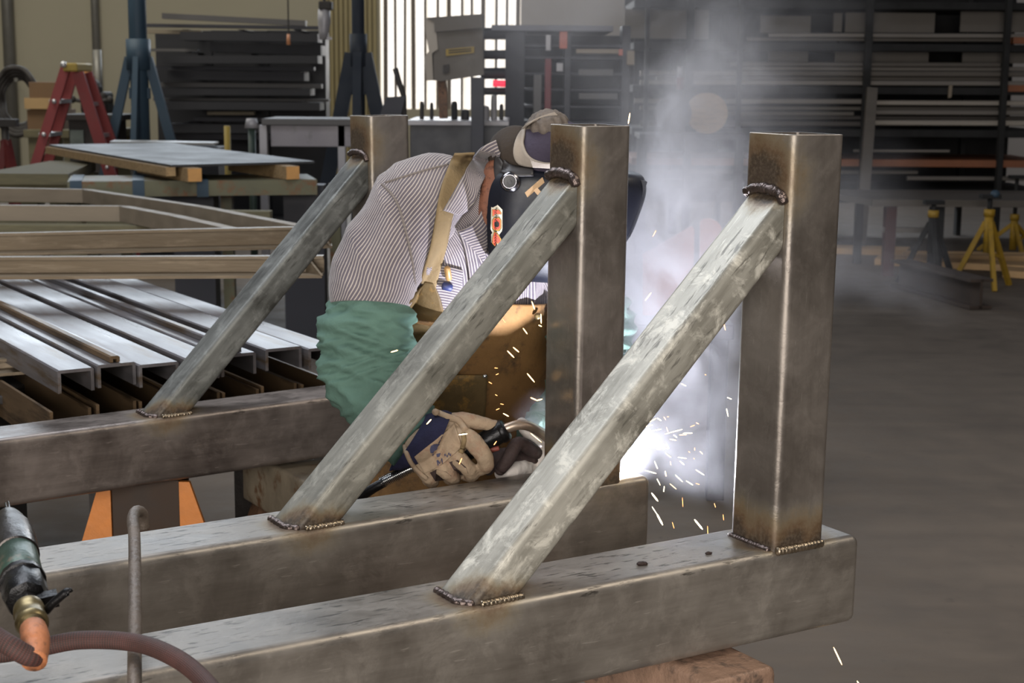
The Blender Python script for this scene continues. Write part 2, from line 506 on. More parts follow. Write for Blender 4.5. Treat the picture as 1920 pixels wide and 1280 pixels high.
# rail top edge runs from (515,878) back-left .. towards camera right
c0 = PZ(520, 876, zb2)
mb = MB(); pr = rr(.14, .12, .008, 3)
def rl(s, z): return Vector((c0.x, c0.y, 0)) + dirY*s + q*.07 + Vector((0, 0, z))
rs = [[rl(s, zb2-.061) + q*x + Vector((0, 0, y)) for x, y in pr] for s in (-.2, .2)]
rings(mb, rs); obj('rail', mb, m_ww, tl, True, 40)
cx = PZ(262, 950, .56)
cp = P(284, 950, 3.19); cp.z = 0
zc = loc2w(FX, (-.52, .06, -HB)).z - .004
mb = MB()      # H section column
mb.bbox(cp + Vector((-.072, -.05, 0)), cp + Vector((.072, -.036, zc)), .002)
mb.bbox(cp + Vector((-.072, .036, 0)), cp + Vector((.072, .05, zc)), .002)
mb.bbox(cp + Vector((-.008, -.036, 0)), cp + Vector((.008, .036, zc)), .001)
obj('column', mb, simple('shaded_column_brown', srgb(58, 42, 30), .6, .2, .3, 12), tl)  # brown darkened so the column looks shadowed between its gussets
for sd in (-1, 1):
    p0 = cp + Vector((sd*.0725, -.055, 0)); z0, z1 = .18, zc-.002
    pts = [p0 + Vector((0, 0, z1)), p0 + Vector((sd*.022, 0, z1)), p0 + Vector((sd*.16, 0, z0)), p0 + Vector((0, 0, z0))]
    t = Vector((0, .012, 0))
    mb = MB().add(pts + [p + t for p in pts], [(0, 1, 2, 3), (7, 6, 5, 4), (0, 4, 5, 1), (1, 5, 6, 2), (2, 6, 7, 3), (3, 7, 4, 0)])
    obj('gusset', mb, m_orange, tl)
obj('base_plate', MB().bbox(cp + Vector((-.25, -.22, 0)), cp + Vector((.25, .2, .015))), m_rust, tl)
for s in (-.1, .16):
    for sd in (-1, 1):
        b = rl(s, zb2-.118); c = b + q*(sd*.22); c.z = 0
        obj('leg', MB().bar(b + q*(sd*.03), c, .045, .045, dirY), m_rust, tl)

# ------------------------------------------------------------------ bent rod, air tool, hose
m_rod = simple('rod_steel', srgb(104, 92, 82), .55, .35, .25, 20, .3, 90, stretch=(1, 1, 1))
# rod: hooked over the middle beam and lying out over the near beam
h0 = loc2w(FM, (-.8, .06, 0)); 
hk = PZ(262, 1010, ZT)
pA = P(252, 1290, 1.62)
ptop = P(253, 985, 2.02)
pts = [P(252, 1420, 1.50), P(252, 1290, 1.585), P(253, 1130, 1.77), P(252, 1010, 1.96), P(249, 978, 2.02), P(252, 962, 2.055), P(260, 958, 2.075), P(268, 966, 2.088), P(270, 990, 2.092)]
rd = cr(pts, 60)
mb = MB().tube(rd, .0081, 14)
single('bent_rod', mb, m_rod, 'grey bent steel rod with hooked top lying across the near and middle beams', 'rod', None, True)

m_hose = None
def hose_mat():
    m, t, b = nt('red_braided_hose'); n = N(t)
    uv = n.coord('UV')
    s = n.n('ShaderNodeSeparateXYZ', {0: uv})
    x, y = s.outputs[0], s.outputs[1]
    w1 = n.math('SINE', n.math('MULTIPLY', n.math('ADD', x, n.math('MULTIPLY', y, .7)), 1500.))
    w2 = n.math('SINE', n.math('MULTIPLY', n.math('SUBTRACT', x, n.math('MULTIPLY', y, .7)), 1500.))
    w = n.math('MULTIPLY', w1, w2)
    k = n.ramp(w, [(.35, 0.), (.8, 1.)]).outputs[0]
    d = n.ramp(n.noise(n.coord('Object'), 30., 5, .6), [(.35, srgb(48, 36, 32)), (.7, srgb(72, 46, 42))]).outputs[0]
    n.link(n.mix(n.math('MULTIPLY', k, .5), d, srgb(128, 66, 58)), b.inputs['Base Color'])
    b.inputs['Roughness'].default_value = .7
    n.link(n.bump(w, .3, .001), b.inputs['Normal'])
    return m
m_hose = hose_mat()
m_tool = simple('tool_dark_metal', srgb(66, 62, 60), .3, .85, .3, 25, .12, 120)
m_tooldk = simple('tool_black_metal', srgb(34, 33, 34), .35, .7, .3, 25, .15, 120)
m_green = simple('tool_green_enamel', srgb(56, 78, 66), .4, .2, .25, 22, .15, 90, dirt=srgb(110, 96, 82))
m_brass = simple('tool_brass', srgb(122, 108, 76), .35, .8, .2, 30)
m_chrome = simple('chrome', srgb(205, 205, 205), .15, 1., .08, 20)
m_cuff = simple('orange_rubber', srgb(186, 118, 78), .6, 0., .2, 30, .2, 90, dirt=srgb(110, 78, 60))
# the tool lies over the near beam with its needles towards the far side
D0, D1 = 1.62, 1.47
base = P(66, 1196, D1); nose = P(14, 962, 1.80)
ax = (nose - base).normalized()
Lt = (nose - base).length
tool = thing('air_needle_scaler', 'green and black air needle scaler with throttle lever lying at the lower left', 'air tool', (base.x, base.y, ZT))
def seg(name, prof, m, par=tool, n=28):
    return obj(name, MB().lathe([(Lt*t, r*1.13) for t, r in prof], base, ax, n), m, par, True, 45)
s = 1.0
seg('nozzle', [(.60, .0165), (.61, .0222), (.76, .0222), (.775, .021), (.83, .0208), (.84, .019), (.90, .0165), (.955, .0125), (.96, .006)], m_tool)
body = seg('body', [(.42, .0195), (.43, .0205), (.61, .0205), (.615, .019)], m_green)
# raised worn badges on the body
sidev = ax.cross(Vector((0, -1, .35)).normalized()).normalized(); outv = sidev.cross(ax).normalized()
if outv.y > 0: outv = -outv
for (t, an, w) in ((.585, .15, .011), (.49, -.6, .012)):
    mb = MB()
    for k in range(5):
        a2 = an + (k-2)*.14
        dv = outv*math.cos(a2) + sidev*math.sin(a2)
        mb.ball(base + ax*(Lt*(t + .006*math.sin(k*2.1))) + dv*.0205, (.0022, .0022, .0016), 8)
    o = obj('badge', mb, m_brass, body, True); o['label'] = 'worn metal badge'
seg('throttle_body', [(.255, .012), (.265, .019), (.30, .0215), (.38, .0215), (.39, .0195), (.42, .0195)], m_tooldk, n=8)
seg('throttle_ring', [(.385, .0175), (.39, .0222), (.415, .0222), (.42, .0175)], m_tooldk, n=14)
side = P(200, 1100, 1.55) - P(60, 1110, 1.55); side = (side - ax*side.dot(ax)).normalized()
mb = MB()
lb = base + ax*(Lt*.235) + side*.012
mb.box(lb + side*.008, (.022, .016, .014), Matrix((side, ax, side.cross(ax))).transposed())
obj('lever_block', mb, m_tooldk, tool)
pl = [P(86, 1146, 1.53), P(100, 1130, 1.53), P(124, 1110, 1.53), P(128, 1111, 1.53)]
lv = obj('lever', MB().tube(cr(pl, 12), [.0045]*9+[.0052, .0056, .003], 10), m_tooldk, tool, True)
seg('hex_fitting', [(.205, .0085), (.215, .0115), (.25, .0125), (.262, .010)], m_tool, n=6)
seg('coupling', [(.085, .0128), (.095, .0150), (.11, .0150), (.115, .0138), (.16, .0138), (.165, .0148), (.20, .0140), (.21, .009)], m_brass)
seg('coupling_sleeve', [(.03, .0118), (.085, .0118), (.09, .0105)], m_chrome)
# orange rubber cuff and hose
cpts = [base + ax*(Lt*.06), base + ax*(Lt*.0), P(66, 1215, D1-.012), P(64, 1240, D1-.03)]
obj('hose_cuff', MB().tube(cr(cpts, 14), [.0135, .0137, .0138, .014, .0141, .0142, .0142, .0142, .014, .0138, .0135, .013, .0128, .0126], 18), m_cuff, tool, True)
h = [P(70, 1230, D1-.022), P(50, 1228, D1-.03), P(10, 1205, D1-.03), P(-60, 1165, D1+.0), P(-90, 1190, D1+.10), P(-30, 1225, D1+.14), P(60, 1216, D1+.16), P(150, 1200, D1+.17), P(250, 1204, D1+.165), P(320, 1228, D1+.13), P(375, 1268, D1+.09), P(420, 1330, D1+.03), P(440, 1420, D1-.02)]
hs = obj('hose', MB().tube(cr(h, 140), .0103, 16, uv=True), m_hose, tool, True); hs['label'] = 'red braided rubber hose'
for k, (dx, ln) in enumerate(((-.006, .055), (0, .075), (.006, .06), (.003, .05), (-.003, .045))):
    p = base + ax*(Lt*.93) + sidev*dx + outv*(.003*((k % 3)-1))
    obj('needle', MB().tube([p, p + ax*ln*.8], .0014, 6), m_tool, tool, True)
# ------------------------------------------------------------------ the welder
def striped(name='striped_shirt'):
    if name in _M: return _M[name]
    m, t, b = nt(name); n = N(t)
    s = n.n('ShaderNodeSeparateXYZ', {0: n.coord('UV')})
    wob = n.math('MULTIPLY', n.math('SUBTRACT', n.noise(n.coord('Object'), 14., 3), .5), .0035)
    u = n.math('ADD', s.outputs[0], wob)
    w = n.math('SINE', n.math('MULTIPLY', u, 2*PI/.0058))
    k = n.ramp(w, [(.3, 0.), (.66, 1.)]).outputs[0]
    big = n.noise(n.coord('Object'), 7., 4, .6)
    lt = n.ramp(big, [(.35, srgb(152, 142, 138)), (.65, srgb(178, 168, 162))]).outputs[0]
    dk = n.ramp(big, [(.35, srgb(82, 76, 84)), (.65, srgb(104, 97, 104))]).outputs[0]
    n.link(n.mix(k, dk, lt), b.inputs['Base Color'])
    b.inputs['Roughness'].default_value = .9
    b.inputs['Specular IOR Level'].default_value = .2
    b.inputs['Sheen Weight'].default_value = .2
    h = n.math('ADD', n.noise(n.coord('Object'), 22., 4, .55, .6), n.math('MULTIPLY', k, .04))
    n.link(n.bump(h, .5, .012), b.inputs['Normal'])
    _M[name] = m
    return m
def cloth(name, col, var=.2, sc=9, bump=.4, bsc=36, rough=.92, dirt=None):
    return simple(name, col, rough, 0, var, sc, bump, bsc, dirt, spec=.2)
m_shirt = striped()
m_sleeve = cloth('green_cotton', srgb(88, 115, 104), .12, 9, .5, 26)
m_skin = simple('skin', srgb(134, 88, 68), .55, 0, .15, 30, .1, 160, dirt=srgb(84, 54, 44))
m_leather = cloth('brown_leather', srgb(118, 88, 54), .3, 6, .3, 30, .62, srgb(70, 54, 40))
m_leather2 = cloth('dark_brown_leather', srgb(90, 74, 48), .3, 9, .4, 26, .6, srgb(140, 106, 54))
m_strap = cloth('tan_webbing', srgb(126, 108, 80), .12, 16, .3, 160)
m_tan = cloth('tan_glove_leather', srgb(158, 138, 116), .2, 18, .45, 46, .8, srgb(146, 118, 98))
m_white = cloth('glove_leather_arc_glare', srgb(214, 206, 200), .1, 16, .3, 46, .8)  # white base colour stands for arc glare on the left glove
m_denim = cloth('blue_denim', srgb(36, 36, 58), .25, 20, .3, 160)
m_dkglove = cloth('dark_glove_leather', srgb(66, 54, 52), .3, 16, .4, 50, .7)
m_cap = cloth('dark_cap_cloth', srgb(64, 56, 50), .15, 16, .3, 80)
m_capb = cloth('navy_cap_cloth', srgb(70, 64, 78), .12, 16, .3, 80)
m_capg = cloth('grey_cap_cloth', srgb(158, 148, 138), .12, 14, .2, 80)
m_helm = simple('helmet_black_shell', srgb(20, 22, 32), .42, 0, .2, 12, .05, 30, spec=.35)
m_band = simple('headgear_plastic', srgb(52, 50, 52), .5, 0, .15, 20)
m_jean = cloth('work_trousers', srgb(60, 62, 72), .2, 10, .4, 40)
m_boot = cloth('boot_leather', srgb(56, 44, 36), .3, 14, .3, 60, .6)
m_hair = simple('dark_stubble', srgb(60, 42, 34), .9, 0, .3, 80)

me_ = P(868, 640, 3.05)
person = None

def loft(rings_, ns, nu, disp=None, th0=0., th1=2*PI, closed=True, caps=(True, True), uscale=None):
    """rings_: dicts c, ax, ay, a, b, p ; interpolated; returns MB with UVs in metres"""
    rows = []; uvs = []
    K = len(rings_)
    get = lambda key, t: crf([r.get(key, 2.) if not isinstance(r.get(key), Vector) else r[key] for r in rings_], t)
    L = 0; prev = None
    n = nu if closed else nu+1
    for i in range(ns+1):
        t = i/ns
        c = get('c', t); ax = get('ax', t).normalized(); ay = get('ay', t); ay = (ay - ax*ay.dot(ax)).normalized()
        a, b, pw = get('a', t), get('b', t), get('p', t)
        if prev is not None: L += (c-prev).length
        prev = c
        row = []; uv = []
        per = uscale or PI*(a+b)
        for k in range(n):
            th = th0 + (th1-th0)*k/nu
            cs, sn = math.cos(th), math.sin(th)
            e = 2/pw
            x = a*math.copysign(abs(cs)**e, cs); y = b*math.copysign(abs(sn)**e, sn)
            q = c + ax*x + ay*y
            if disp:
                nr = (ax*x/a/a + ay*y/b/b)
                nr.normalize()
                q = q + nr*disp(th, t, q)
            row.append(q)
        for k in range(nu+1): uv.append(((th0 + (th1-th0)*k/nu)/(2*PI)*per, L))
        rows.append(row); uvs.append(uv)
    mb = MB().grid(rows, uvs, closed)
    if closed:
        nn = len(rows[0])
        if caps[0]: mb.f.append(list(reversed(range(nn))))
        if caps[1]: mb.f.append([ns*nn + k for k in range(nn)])
    return mb

def fold(q, amp, sc, seed=0, stretch=(1, 1, 1)):
    v = Vector((q.x*stretch[0], q.y*stretch[1], q.z*stretch[2]))*sc + Vector((seed*7.3, seed*3.1, 0))
    return amp*(noise.noise(v) + .5*noise.noise(v*2.1))
def ridge(q, amp, sc, seed=0, d=Vector((0, 0, 1)), l=6.):
    """long ridged folds running across direction d"""
    e = d.normalized()
    v = q*l*.35 + e*(q.dot(e))*sc + Vector((seed*5.7, seed*2.3, seed))
    x = noise.noise(v)
    return amp*(1 - 2.2*abs(x))

# -- skeleton points
Rsh, Rel, Rwr = P(752, 402, 2.80), P(684, 655, 2.72), P(800, 838, 2.62)
Lsh, Lel, Lwr = P(1040, 440, 3.02), P(1112, 700, 2.90), P(1010, 850, 2.70)
S = (Lsh - Rsh).normalized()
Hip = P(880, 745, 3.10)
spine = (P(895, 370, 2.90) - Hip).normalized()
Nf = S.cross(spine).normalized()
if Nf.y > 0: Nf = -Nf
tor = [dict(c=P(884, 770, 3.12), ax=S, ay=Nf, a=.185, b=.135, p=2.3), dict(c=P(876, 650, 3.07), ax=S, ay=Nf, a=.18, b=.135, p=2.3),
       dict(c=P(872, 545, 3.01), ax=S, ay=Nf, a=.195, b=.140, p=2.3), dict(c=P(880, 450, 2.96), ax=S, ay=Nf, a=.19, b=.135, p=2.4),
       dict(c=P(886, 400, 2.93), ax=S, ay=Nf, a=.165, b=.115, p=2.3), dict(c=P(896, 362, 2.91), ax=S, ay=Nf, a=.115, b=.088, p=2.),
       dict(c=P(912, 338, 2.885), ax=S, ay=Nf, a=.070, b=.066, p=2.), dict(c=P(926, 318, 2.875), ax=S, ay=Nf, a=.058, b=.060, p=2.)]

# -- body: one continuous surface (skinned skeleton + head, fused by a fine remesh)
Hc = P(1022, 368, 2.87)
fwd = (Vector((.86, -.30, -.42))).normalized()
upv = Vector((.40, -.02, .92)); upv = (upv - fwd*upv.dot(fwd)).normalized()
sidv = fwd.cross(upv).normalized()
HM = Matrix((fwd, sidv, upv)).transposed()
def body_mesh():
    J = {}; V = []; Rr = []; E_ = []
    def j(n, p, r, parent=None):
        J[n] = len(V); V.append(Vector(p)); Rr.append(r)
        if parent: E_.append((J[parent], J[n]))
    z = Vector((0, 0, 1))
    j('pelvis', Hip, .12)
    j('waist', Hip.lerp(P(880, 450, 2.96), .4), .105, 'pelvis')
    j('chest', P(884, 440, 2.96), .115, 'waist')
    j('neck0', P(915, 330, 2.91), .06, 'chest')
    j('neck1', P(950, 318, 2.88), .055, 'neck0')
    j('head', P(985, 335, 2.87), .062, 'neck1')
    j('rsh', Rsh.lerp(P(884, 440, 2.96), .12), .058, 'chest'); j('rel', Rel, .042, 'rsh'); j('rwr', Rwr, .03, 'rel'); j('rha', P(838, 850, 2.6), .03, 'rwr')
    j('lsh', Lsh.lerp(P(884, 440, 2.96), .12), .058, 'chest'); j('lel', Lel, .042, 'lsh'); j('lwr', Lwr, .03, 'lel'); j('lha', P(975, 862, 2.64), .03, 'lwr')
    for sd, nm in ((-1, 'r'), (1, 'l')):
        hp = Hip + S*(sd*.09) - z*.05
        kn = Vector((hp.x + sd*.05 + .05, hp.y - .06, .50)); an = Vector((hp.x + sd*.07, hp.y + .06, .09)); to = an + Vector((.08, -.14, -.05))
        j(nm+'hip', hp, .085, 'pelvis'); j(nm+'kn', kn, .058, nm+'hip'); j(nm+'an', an, .042, nm+'kn'); j(nm+'to', to, .035, nm+'an')
        J[nm+'P'] = (hp, kn, an, to)
    me = bpy.data.meshes.new('tmp'); me.from_pydata(V, E_, [])
    o = bpy.data.objects.new('tmp', me); C.objects.link(o)
    md = o.modifiers.new('s', 'SKIN')
    for i, sv in enumerate(me.skin_vertices[0].data):
        sv.radius = (Rr[i], Rr[i]); sv.use_root = (i == 0)
    o.modifiers.new('u', 'SUBSURF').levels = 2
    dg = bpy.context.evaluated_depsgraph_get(); ev = o.evaluated_get(dg)
    m2 = bpy.data.meshes.new_from_object(ev)
    mb = MB(); mb.add([v.co.copy() for v in m2.vertices], [list(p.vertices) for p in m2.polygons])
    bpy.data.objects.remove(o); bpy.data.meshes.remove(m2)
    # head: skull, jaw, nose, brow, ears
    T = lambda f, s_, u: Hc + fwd*f + sidv*s_ + upv*u
    mb.ball(T(-.012, 0, .018), (.092, .074, .084), 24, HM)
    ns_ = cr([P(942, 312, 2.835), P(931, 345, 2.818), P(922, 385, 2.815), P(917, 435, 2.83)], 12)
    mb.tube(ns_, [.030, .031, .031, .030, .029, .028, .027, .026, .025, .024, .022, .02], 14)
    mb.ball(P(935, 352, 2.795), (.012, .010, .024), 12, Matrix.Rotation(.35, 3, 'Y'))
    mb.ball(T(.025, 0, -.055), (.066, .060, .072), 20, HM)
    mb.ball(T(.088, 0, -.018), (.020, .013, .024), 12, HM)
    mb.ball(T(.070, 0, .022), (.018, .052, .012), 12, HM)
    mb.ball(T(.078, 0, -.062), (.014, .024, .008), 12, HM)
    for sd in (-1, 1):
        mb.ball(T(.07, sd*.03, .005), (.012, .014, .009), 10, HM)
        mb.ball(T(-.022, sd*.078, -.012), (.019, .010, .031), 12, HM)
    o = obj('person', mb, m_skin, None, True)
    md = o.modifiers.new('r', 'REMESH'); md.mode = 'VOXEL'; md.voxel_size = .007
    sm = o.modifiers.new('m', 'SMOOTH'); sm.iterations = 3
    dg = bpy.context.evaluated_depsgraph_get(); ev = o.evaluated_get(dg)
    m2 = bpy.data.meshes.new_from_object(ev)
    o.modifiers.clear(); old = o.data; o.data = m2; bpy.data.meshes.remove(old)
    bm = bmesh.new(); bm.from_mesh(m2)          # keep the one outer skin
    seen = set(); best = []
    for v0 in bm.verts:
        if v0 in seen: continue
        st_ = [v0]; isl = []; seen.add(v0)
        while st_:
            v = st_.pop(); isl.append(v)
            for e in v.link_edges:
                w_ = e.other_vert(v)
                if w_ not in seen: seen.add(w_); st_.append(w_)
        if len(isl) > len(best): best = isl
    keep = set(best)
    bmesh.ops.delete(bm, geom=[v for v in bm.verts if v not in keep], context='VERTS'); bm.to_mesh(m2); bm.free()
    for p in m2.polygons: p.use_smooth = True
    return o, J
person, J = body_mesh()
tag(person, 'welder bending forward in striped shirt, green sleeves, leather apron and black welding helmet', 'person')
person['_o'] = (0., 0., 0.)

def part(name, mb, mat, smooth=True, label=None, auto=None, parent=None, solid=0, sub=0):
    o = obj(name, mb, mat, parent or person, smooth, auto)
    if label: o['label'] = label
    if solid:
        md = o.modifiers.new('t', 'SOLIDIFY'); md.thickness = solid; md.offset = 0
    if sub:
        md = o.modifiers.new('u', 'SUBSURF'); md.levels = md.render_levels = sub
    return o

# -- shirt torso
def dt(th, t, q):
    return fold(q, .010, 9, 1, (1, 1, .5)) + ridge(q, .012, 16, 2, S + spine*.3, 5)
shirt = part('shirt', loft(tor, 64, 72, dt), m_shirt, True, 'grey and white striped work shirt')

# -- upper sleeves (striped), set in at a shoulder seam
def arm_frame(pts, hint):
    out = []
    for i, p in enumerate(pts):
        d = (pts[min(i+1, len(pts)-1)] - pts[max(i-1, 0)]).normalized()
        a = hint - d*hint.dot(d); a.normalize()
        out.append((a, d.cross(a)))
    return out
def sleeve(pts, rad, hint, ns, nu, disp, name, mat, label=None, caps=(True, True), squash=1.):
    fr = arm_frame(pts, hint)
    rg = [dict(c=p, ax=f[0], ay=f[1], a=r, b=r*squash, p=2.) for p, f, r in zip(pts, fr, rad)]
    return part(name, loft(rg, ns, nu, disp, caps=caps), mat, True, label)
vX = Vector((1, 0, 0))
def ds(th, t, q):
    return fold(q, .007, 10, 3, (1.4, 1, .4))*(.3+t) + ridge(q, .012, 17, 4, Vector((1, 0, .4)), 5)*(.2+.8*t)
sp = [P(862, 375, 2.90), P(815, 372, 2.86), P(772, 400, 2.82), P(735, 450, 2.79), P(710, 505, 2.76), P(700, 552, 2.745), P(699, 572, 2.74)]
sleeve(sp, [.070, .083, .088, .0785, .0715, .066, .060], vX, 44, 60, ds, 'shirt_sleeve', m_shirt, caps=(True, True))
sl = [P(960, 410, 2.97), P(1010, 410, 2.99), P(1050, 450, 3.0), P(1085, 510, 2.98), P(1104, 560, 2.96)]
sleeve(sl, [.07, .08, .08, .072, .066], vX, 30, 40, ds, 'shirt_sleeve', m_shirt)
# -- green protective sleeves with gathered elastic
def dg_(th, t, q):
    g = .005*math.sin(th*26 + 2*math.sin(th*3))*max(0, 1 - abs(t-.05)/.055)
    r = ridge(q, .013, 30, 5, Vector((.35, .1, 1)), 26.)*min(1, max(0, (t-.10)*6))
    return g + r + ridge(q, .006, 44, 15, Vector((-.3, .1, 1)), 40.)*min(1, max(0, (t-.10)*6)) + fold(q, .005, 12, 6)
gp = [P(699, 545, 2.745), P(697, 562, 2.742), P(694, 590, 2.738), P(686, 640, 2.73), P(688, 690, 2.72), P(712, 742, 2.70), P(752, 792, 2.67), P(792, 835, 2.63)]
sleeve(gp, [.0635, .0635, .0735, .0755, .0735, .066, .056, .050], vX, 110, 96, dg_, 'protective_sleeve', m_sleeve, 'green cotton sleeve guard', squash=.95)
gl = [P(1103, 545, 2.965), P(1105, 560, 2.96), P(1109, 600, 2.95), P(1112, 660, 2.93), P(1106, 720, 2.90), P(1075, 780, 2.83), P(1020, 838, 2.72)]
sleeve(gl, [.063, .064, .072, .072, .068, .06, .05], vX, 60, 60, dg_, 'protective_sleeve', m_sleeve, 'green cotton sleeve guard')

# -- yoke and armhole seams
m_seam = cloth('seam_thread', srgb(120, 112, 108), .1)
def on_torso(px, py, off):
    """point on the camera side of the torso loft below a pixel: march the ray until the loft surface"""
    return None

# surface lookup by ray casting against what is already built
def cast(px, py, objs, off=.003, default=2.8):
    dg = bpy.context.evaluated_depsgraph_get()
    o0 = Vector((0, 0, CAMH)); d = ray(px, py).normalized()
    best = None
    for o in objs:
        mw = o.matrix_world.inverted()
        ok, loc, nr, _ = o.ray_cast(mw @ o0, (mw.to_3x3() @ d).normalized())
        if ok:
            w = o.matrix_world @ loc
            if best is None or w.y < best.y: best = w
    if best is None: best = P(px, py, default)
    return best - d*off
bpy.context.view_layer.update()
SH = [o for o in person.children if o.name.startswith('shirt')]
def drape(pixels, n, off, objs=SH, default=2.8, smooth=2):
    q = cr([(a, b, 0) for a, b in pixels], n)
    w = [cast(v.x, v.y, objs, off, default) for v in q]
    for _ in range(smooth):
        w = [w[0]] + [(w[i-1] + w[i]*2 + w[i+1])/4 for i in range(1, len(w)-1)] + [w[-1]]
    return w
def ribbon(left, right, off, name, mat, label=None, n=40, m=6, thick=.004, objs=SH, smooth=3, parent=None, default=2.8):
    """cloth band between two pixel curves, laid on the clothes beneath it"""
    A = cr([(a, b, 0) for a, b in left], n); B = cr([(a, b, 0) for a, b in right], n)
    rows = []
    for i in range(n):
        rows.append([cast(*(A[i].lerp(B[i], k/m)).xy, objs, off, default) for k in range(m+1)])
    for _ in range(smooth):
        r2 = [[v.copy() for v in r] for r in rows]
        for i in range(1, n-1):
            for k in range(m+1): r2[i][k] = (rows[i-1][k] + rows[i][k]*2 + rows[i+1][k])/4
        rows = r2
    w0 = (rows[0][m]-rows[0][0]).length
    uvs = []
    for i in range(n):
        u = []
        acc = 0
        for k in range(m+1):
            if k: acc += (rows[i][k]-rows[i][k-1]).length
            u.append((acc, i*.01))
        uvs.append(u)
    mb = MB().grid(rows, uvs)
    return part(name, mb, mat, True, label, None, parent, thick)
part('seam', MB().tube(drape([(716, 345), (742, 375), (760, 430), (775, 500), (781, 560)], 40, .001), .0022, 8), m_seam, parent=shirt)
part('seam', MB().tube(drape([(722, 342), (760, 330), (800, 318), (840, 308)], 30, .001), .002, 8), m_seam, parent=shirt)

# -- apron: brown leather hung from cross straps
ap_t = [dict(c=P(872, 492, 2.99), ax=S, ay=Nf, a=.208, b=.160, p=2.3), dict(c=P(872, 570, 3.025), ax=S, ay=Nf, a=.206, b=.165, p=2.3), dict(c=P(874, 650, 3.06), ax=S, ay=Nf, a=.20, b=.165, p=2.3),
        dict(c=P(880, 770, 3.10), ax=S, ay=Nf, a=.205, b=.165, p=2.4), dict(c=Vector((P(884, 770, 3.12).x, 3.06, .58)), ax=S, ay=Nf, a=.215, b=.19, p=2.4),
        dict(c=Vector((P(884, 770, 3.12).x + .02, 3.04, .36)), ax=S, ay=Nf, a=.235, b=.22, p=2.4)]
def da(th, t, q):
    return ridge(q, .006, 5, 8, S, 3) + fold(q, .006, 6, 9)
rows = []
mbA = loft(ap_t, 60, 60, da, math.radians(-14), math.radians(194), closed=False)
for v in mbA.v:                    # the bib edge dips on the right-arm side
    pxv = 960 + v.x/v.y*F_PX
    k1 = max(0., min(1., (945 - pxv)/85)); k2 = max(0., min(1., (v.z - .98)/.12))
    v.z -= .085*k1*k1*(3-2*k1)*k2
apron = part('apron', mbA, m_leather, True, 'brown leather welding apron', None, None, .004)
bpy.context.view_layer.update()
AP = [apron]
allc = SH + AP
# bib with two peaks: left peak carries the visible strap
ribbon([(797, 528), (772, 560), (752, 592), (745, 630), (752, 690)], [(812, 530), (826, 560), (838, 610), (850, 660), (860, 700)], .009, 'apron_bib', m_leather2, 'dark olive-brown leather bib flap', 30, 12, .005, allc, 4, apron)
ribbon([(822, 703), (870, 703), (914, 703)], [(806, 792), (860, 796), (908, 800)], .012, 'apron_pocket', m_leather2, 'patch pocket', 14, 10, .003, allc, 4, apron)
c_ = cast(909, 705, AP, .018); part('snap', MB().lathe([(0, .0045), (.002, .0045), (.0035, .003), (.004, .0005)], c_, ray(909, 705)*-1, 16), m_chrome, parent=apron)
c_ = cast(1008, 593, AP, .02); part('grommet', MB().lathe([(0, .007), (.003, .006), (.0035, .002)], c_, ray(1008, 593)*-1, 16), m_brass, parent=apron)
# strap over the right shoulder
ribbon([(852, 288), (838, 318), (825, 360), (818, 400), (808, 460), (796, 505), (789, 530)], [(890, 287), (877, 318), (862, 360), (848, 405), (838, 460), (826, 505), (817, 540)], .008, 'apron_strap', m_strap, 'tan webbing strap', 44, 6, .003, SH, 5, apron)
# collar: near flap, far flap and neck stand
collar = ribbon([(930, 262), (905, 275), (885, 300), (868, 330), (850, 362), (832, 394)], [(938, 290), (918, 318), (903, 345), (893, 372), (880, 392), (860, 404)], .013, 'shirt_collar', m_shirt, None, 34, 10, .005, SH, 3)
ribbon([(900, 300), (912, 340), (905, 390), (885, 420), (857, 432)], [(925, 312), (920, 350), (917, 400), (915, 450), (908, 492)], .010, 'shirt_collar', m_shirt, None, 30, 12, .004, SH, 3)
# breast pocket with pens
ribbon([(800, 500), (832, 498), (868, 506)], [(790, 580), (826, 590), (862, 596)], .006, 'shirt_pocket', m_shirt, None, 16, 10, .003, SH, 3)
for a_, b_, mt, r_, lb in (((838, 500), (842, 525), simple('pen_gold', srgb(176, 140, 92), .4, .3), .006, 'gold pen cap'), ((829, 535), (848, 540), simple('pen_blue', srgb(48, 56, 100), .5), .0075, 'blue pen cap')):
    pa = cast(*a_, SH, .014); pb = cast(*b_, SH, .014)
    part('pen', MB().tube([pa, pa.lerp(pb, .1), pa.lerp(pb, .9), pb], [r_*.6, r_, r_, r_*.6], 12), mt, True, lb)
ribbon([(858, 430), (872, 470), (880, 520), (884, 560)], [(880, 420), (894, 470), (902, 520), (905, 560)], .006, 'shirt_placket', m_shirt, None, 24, 4, .003, SH, 3)

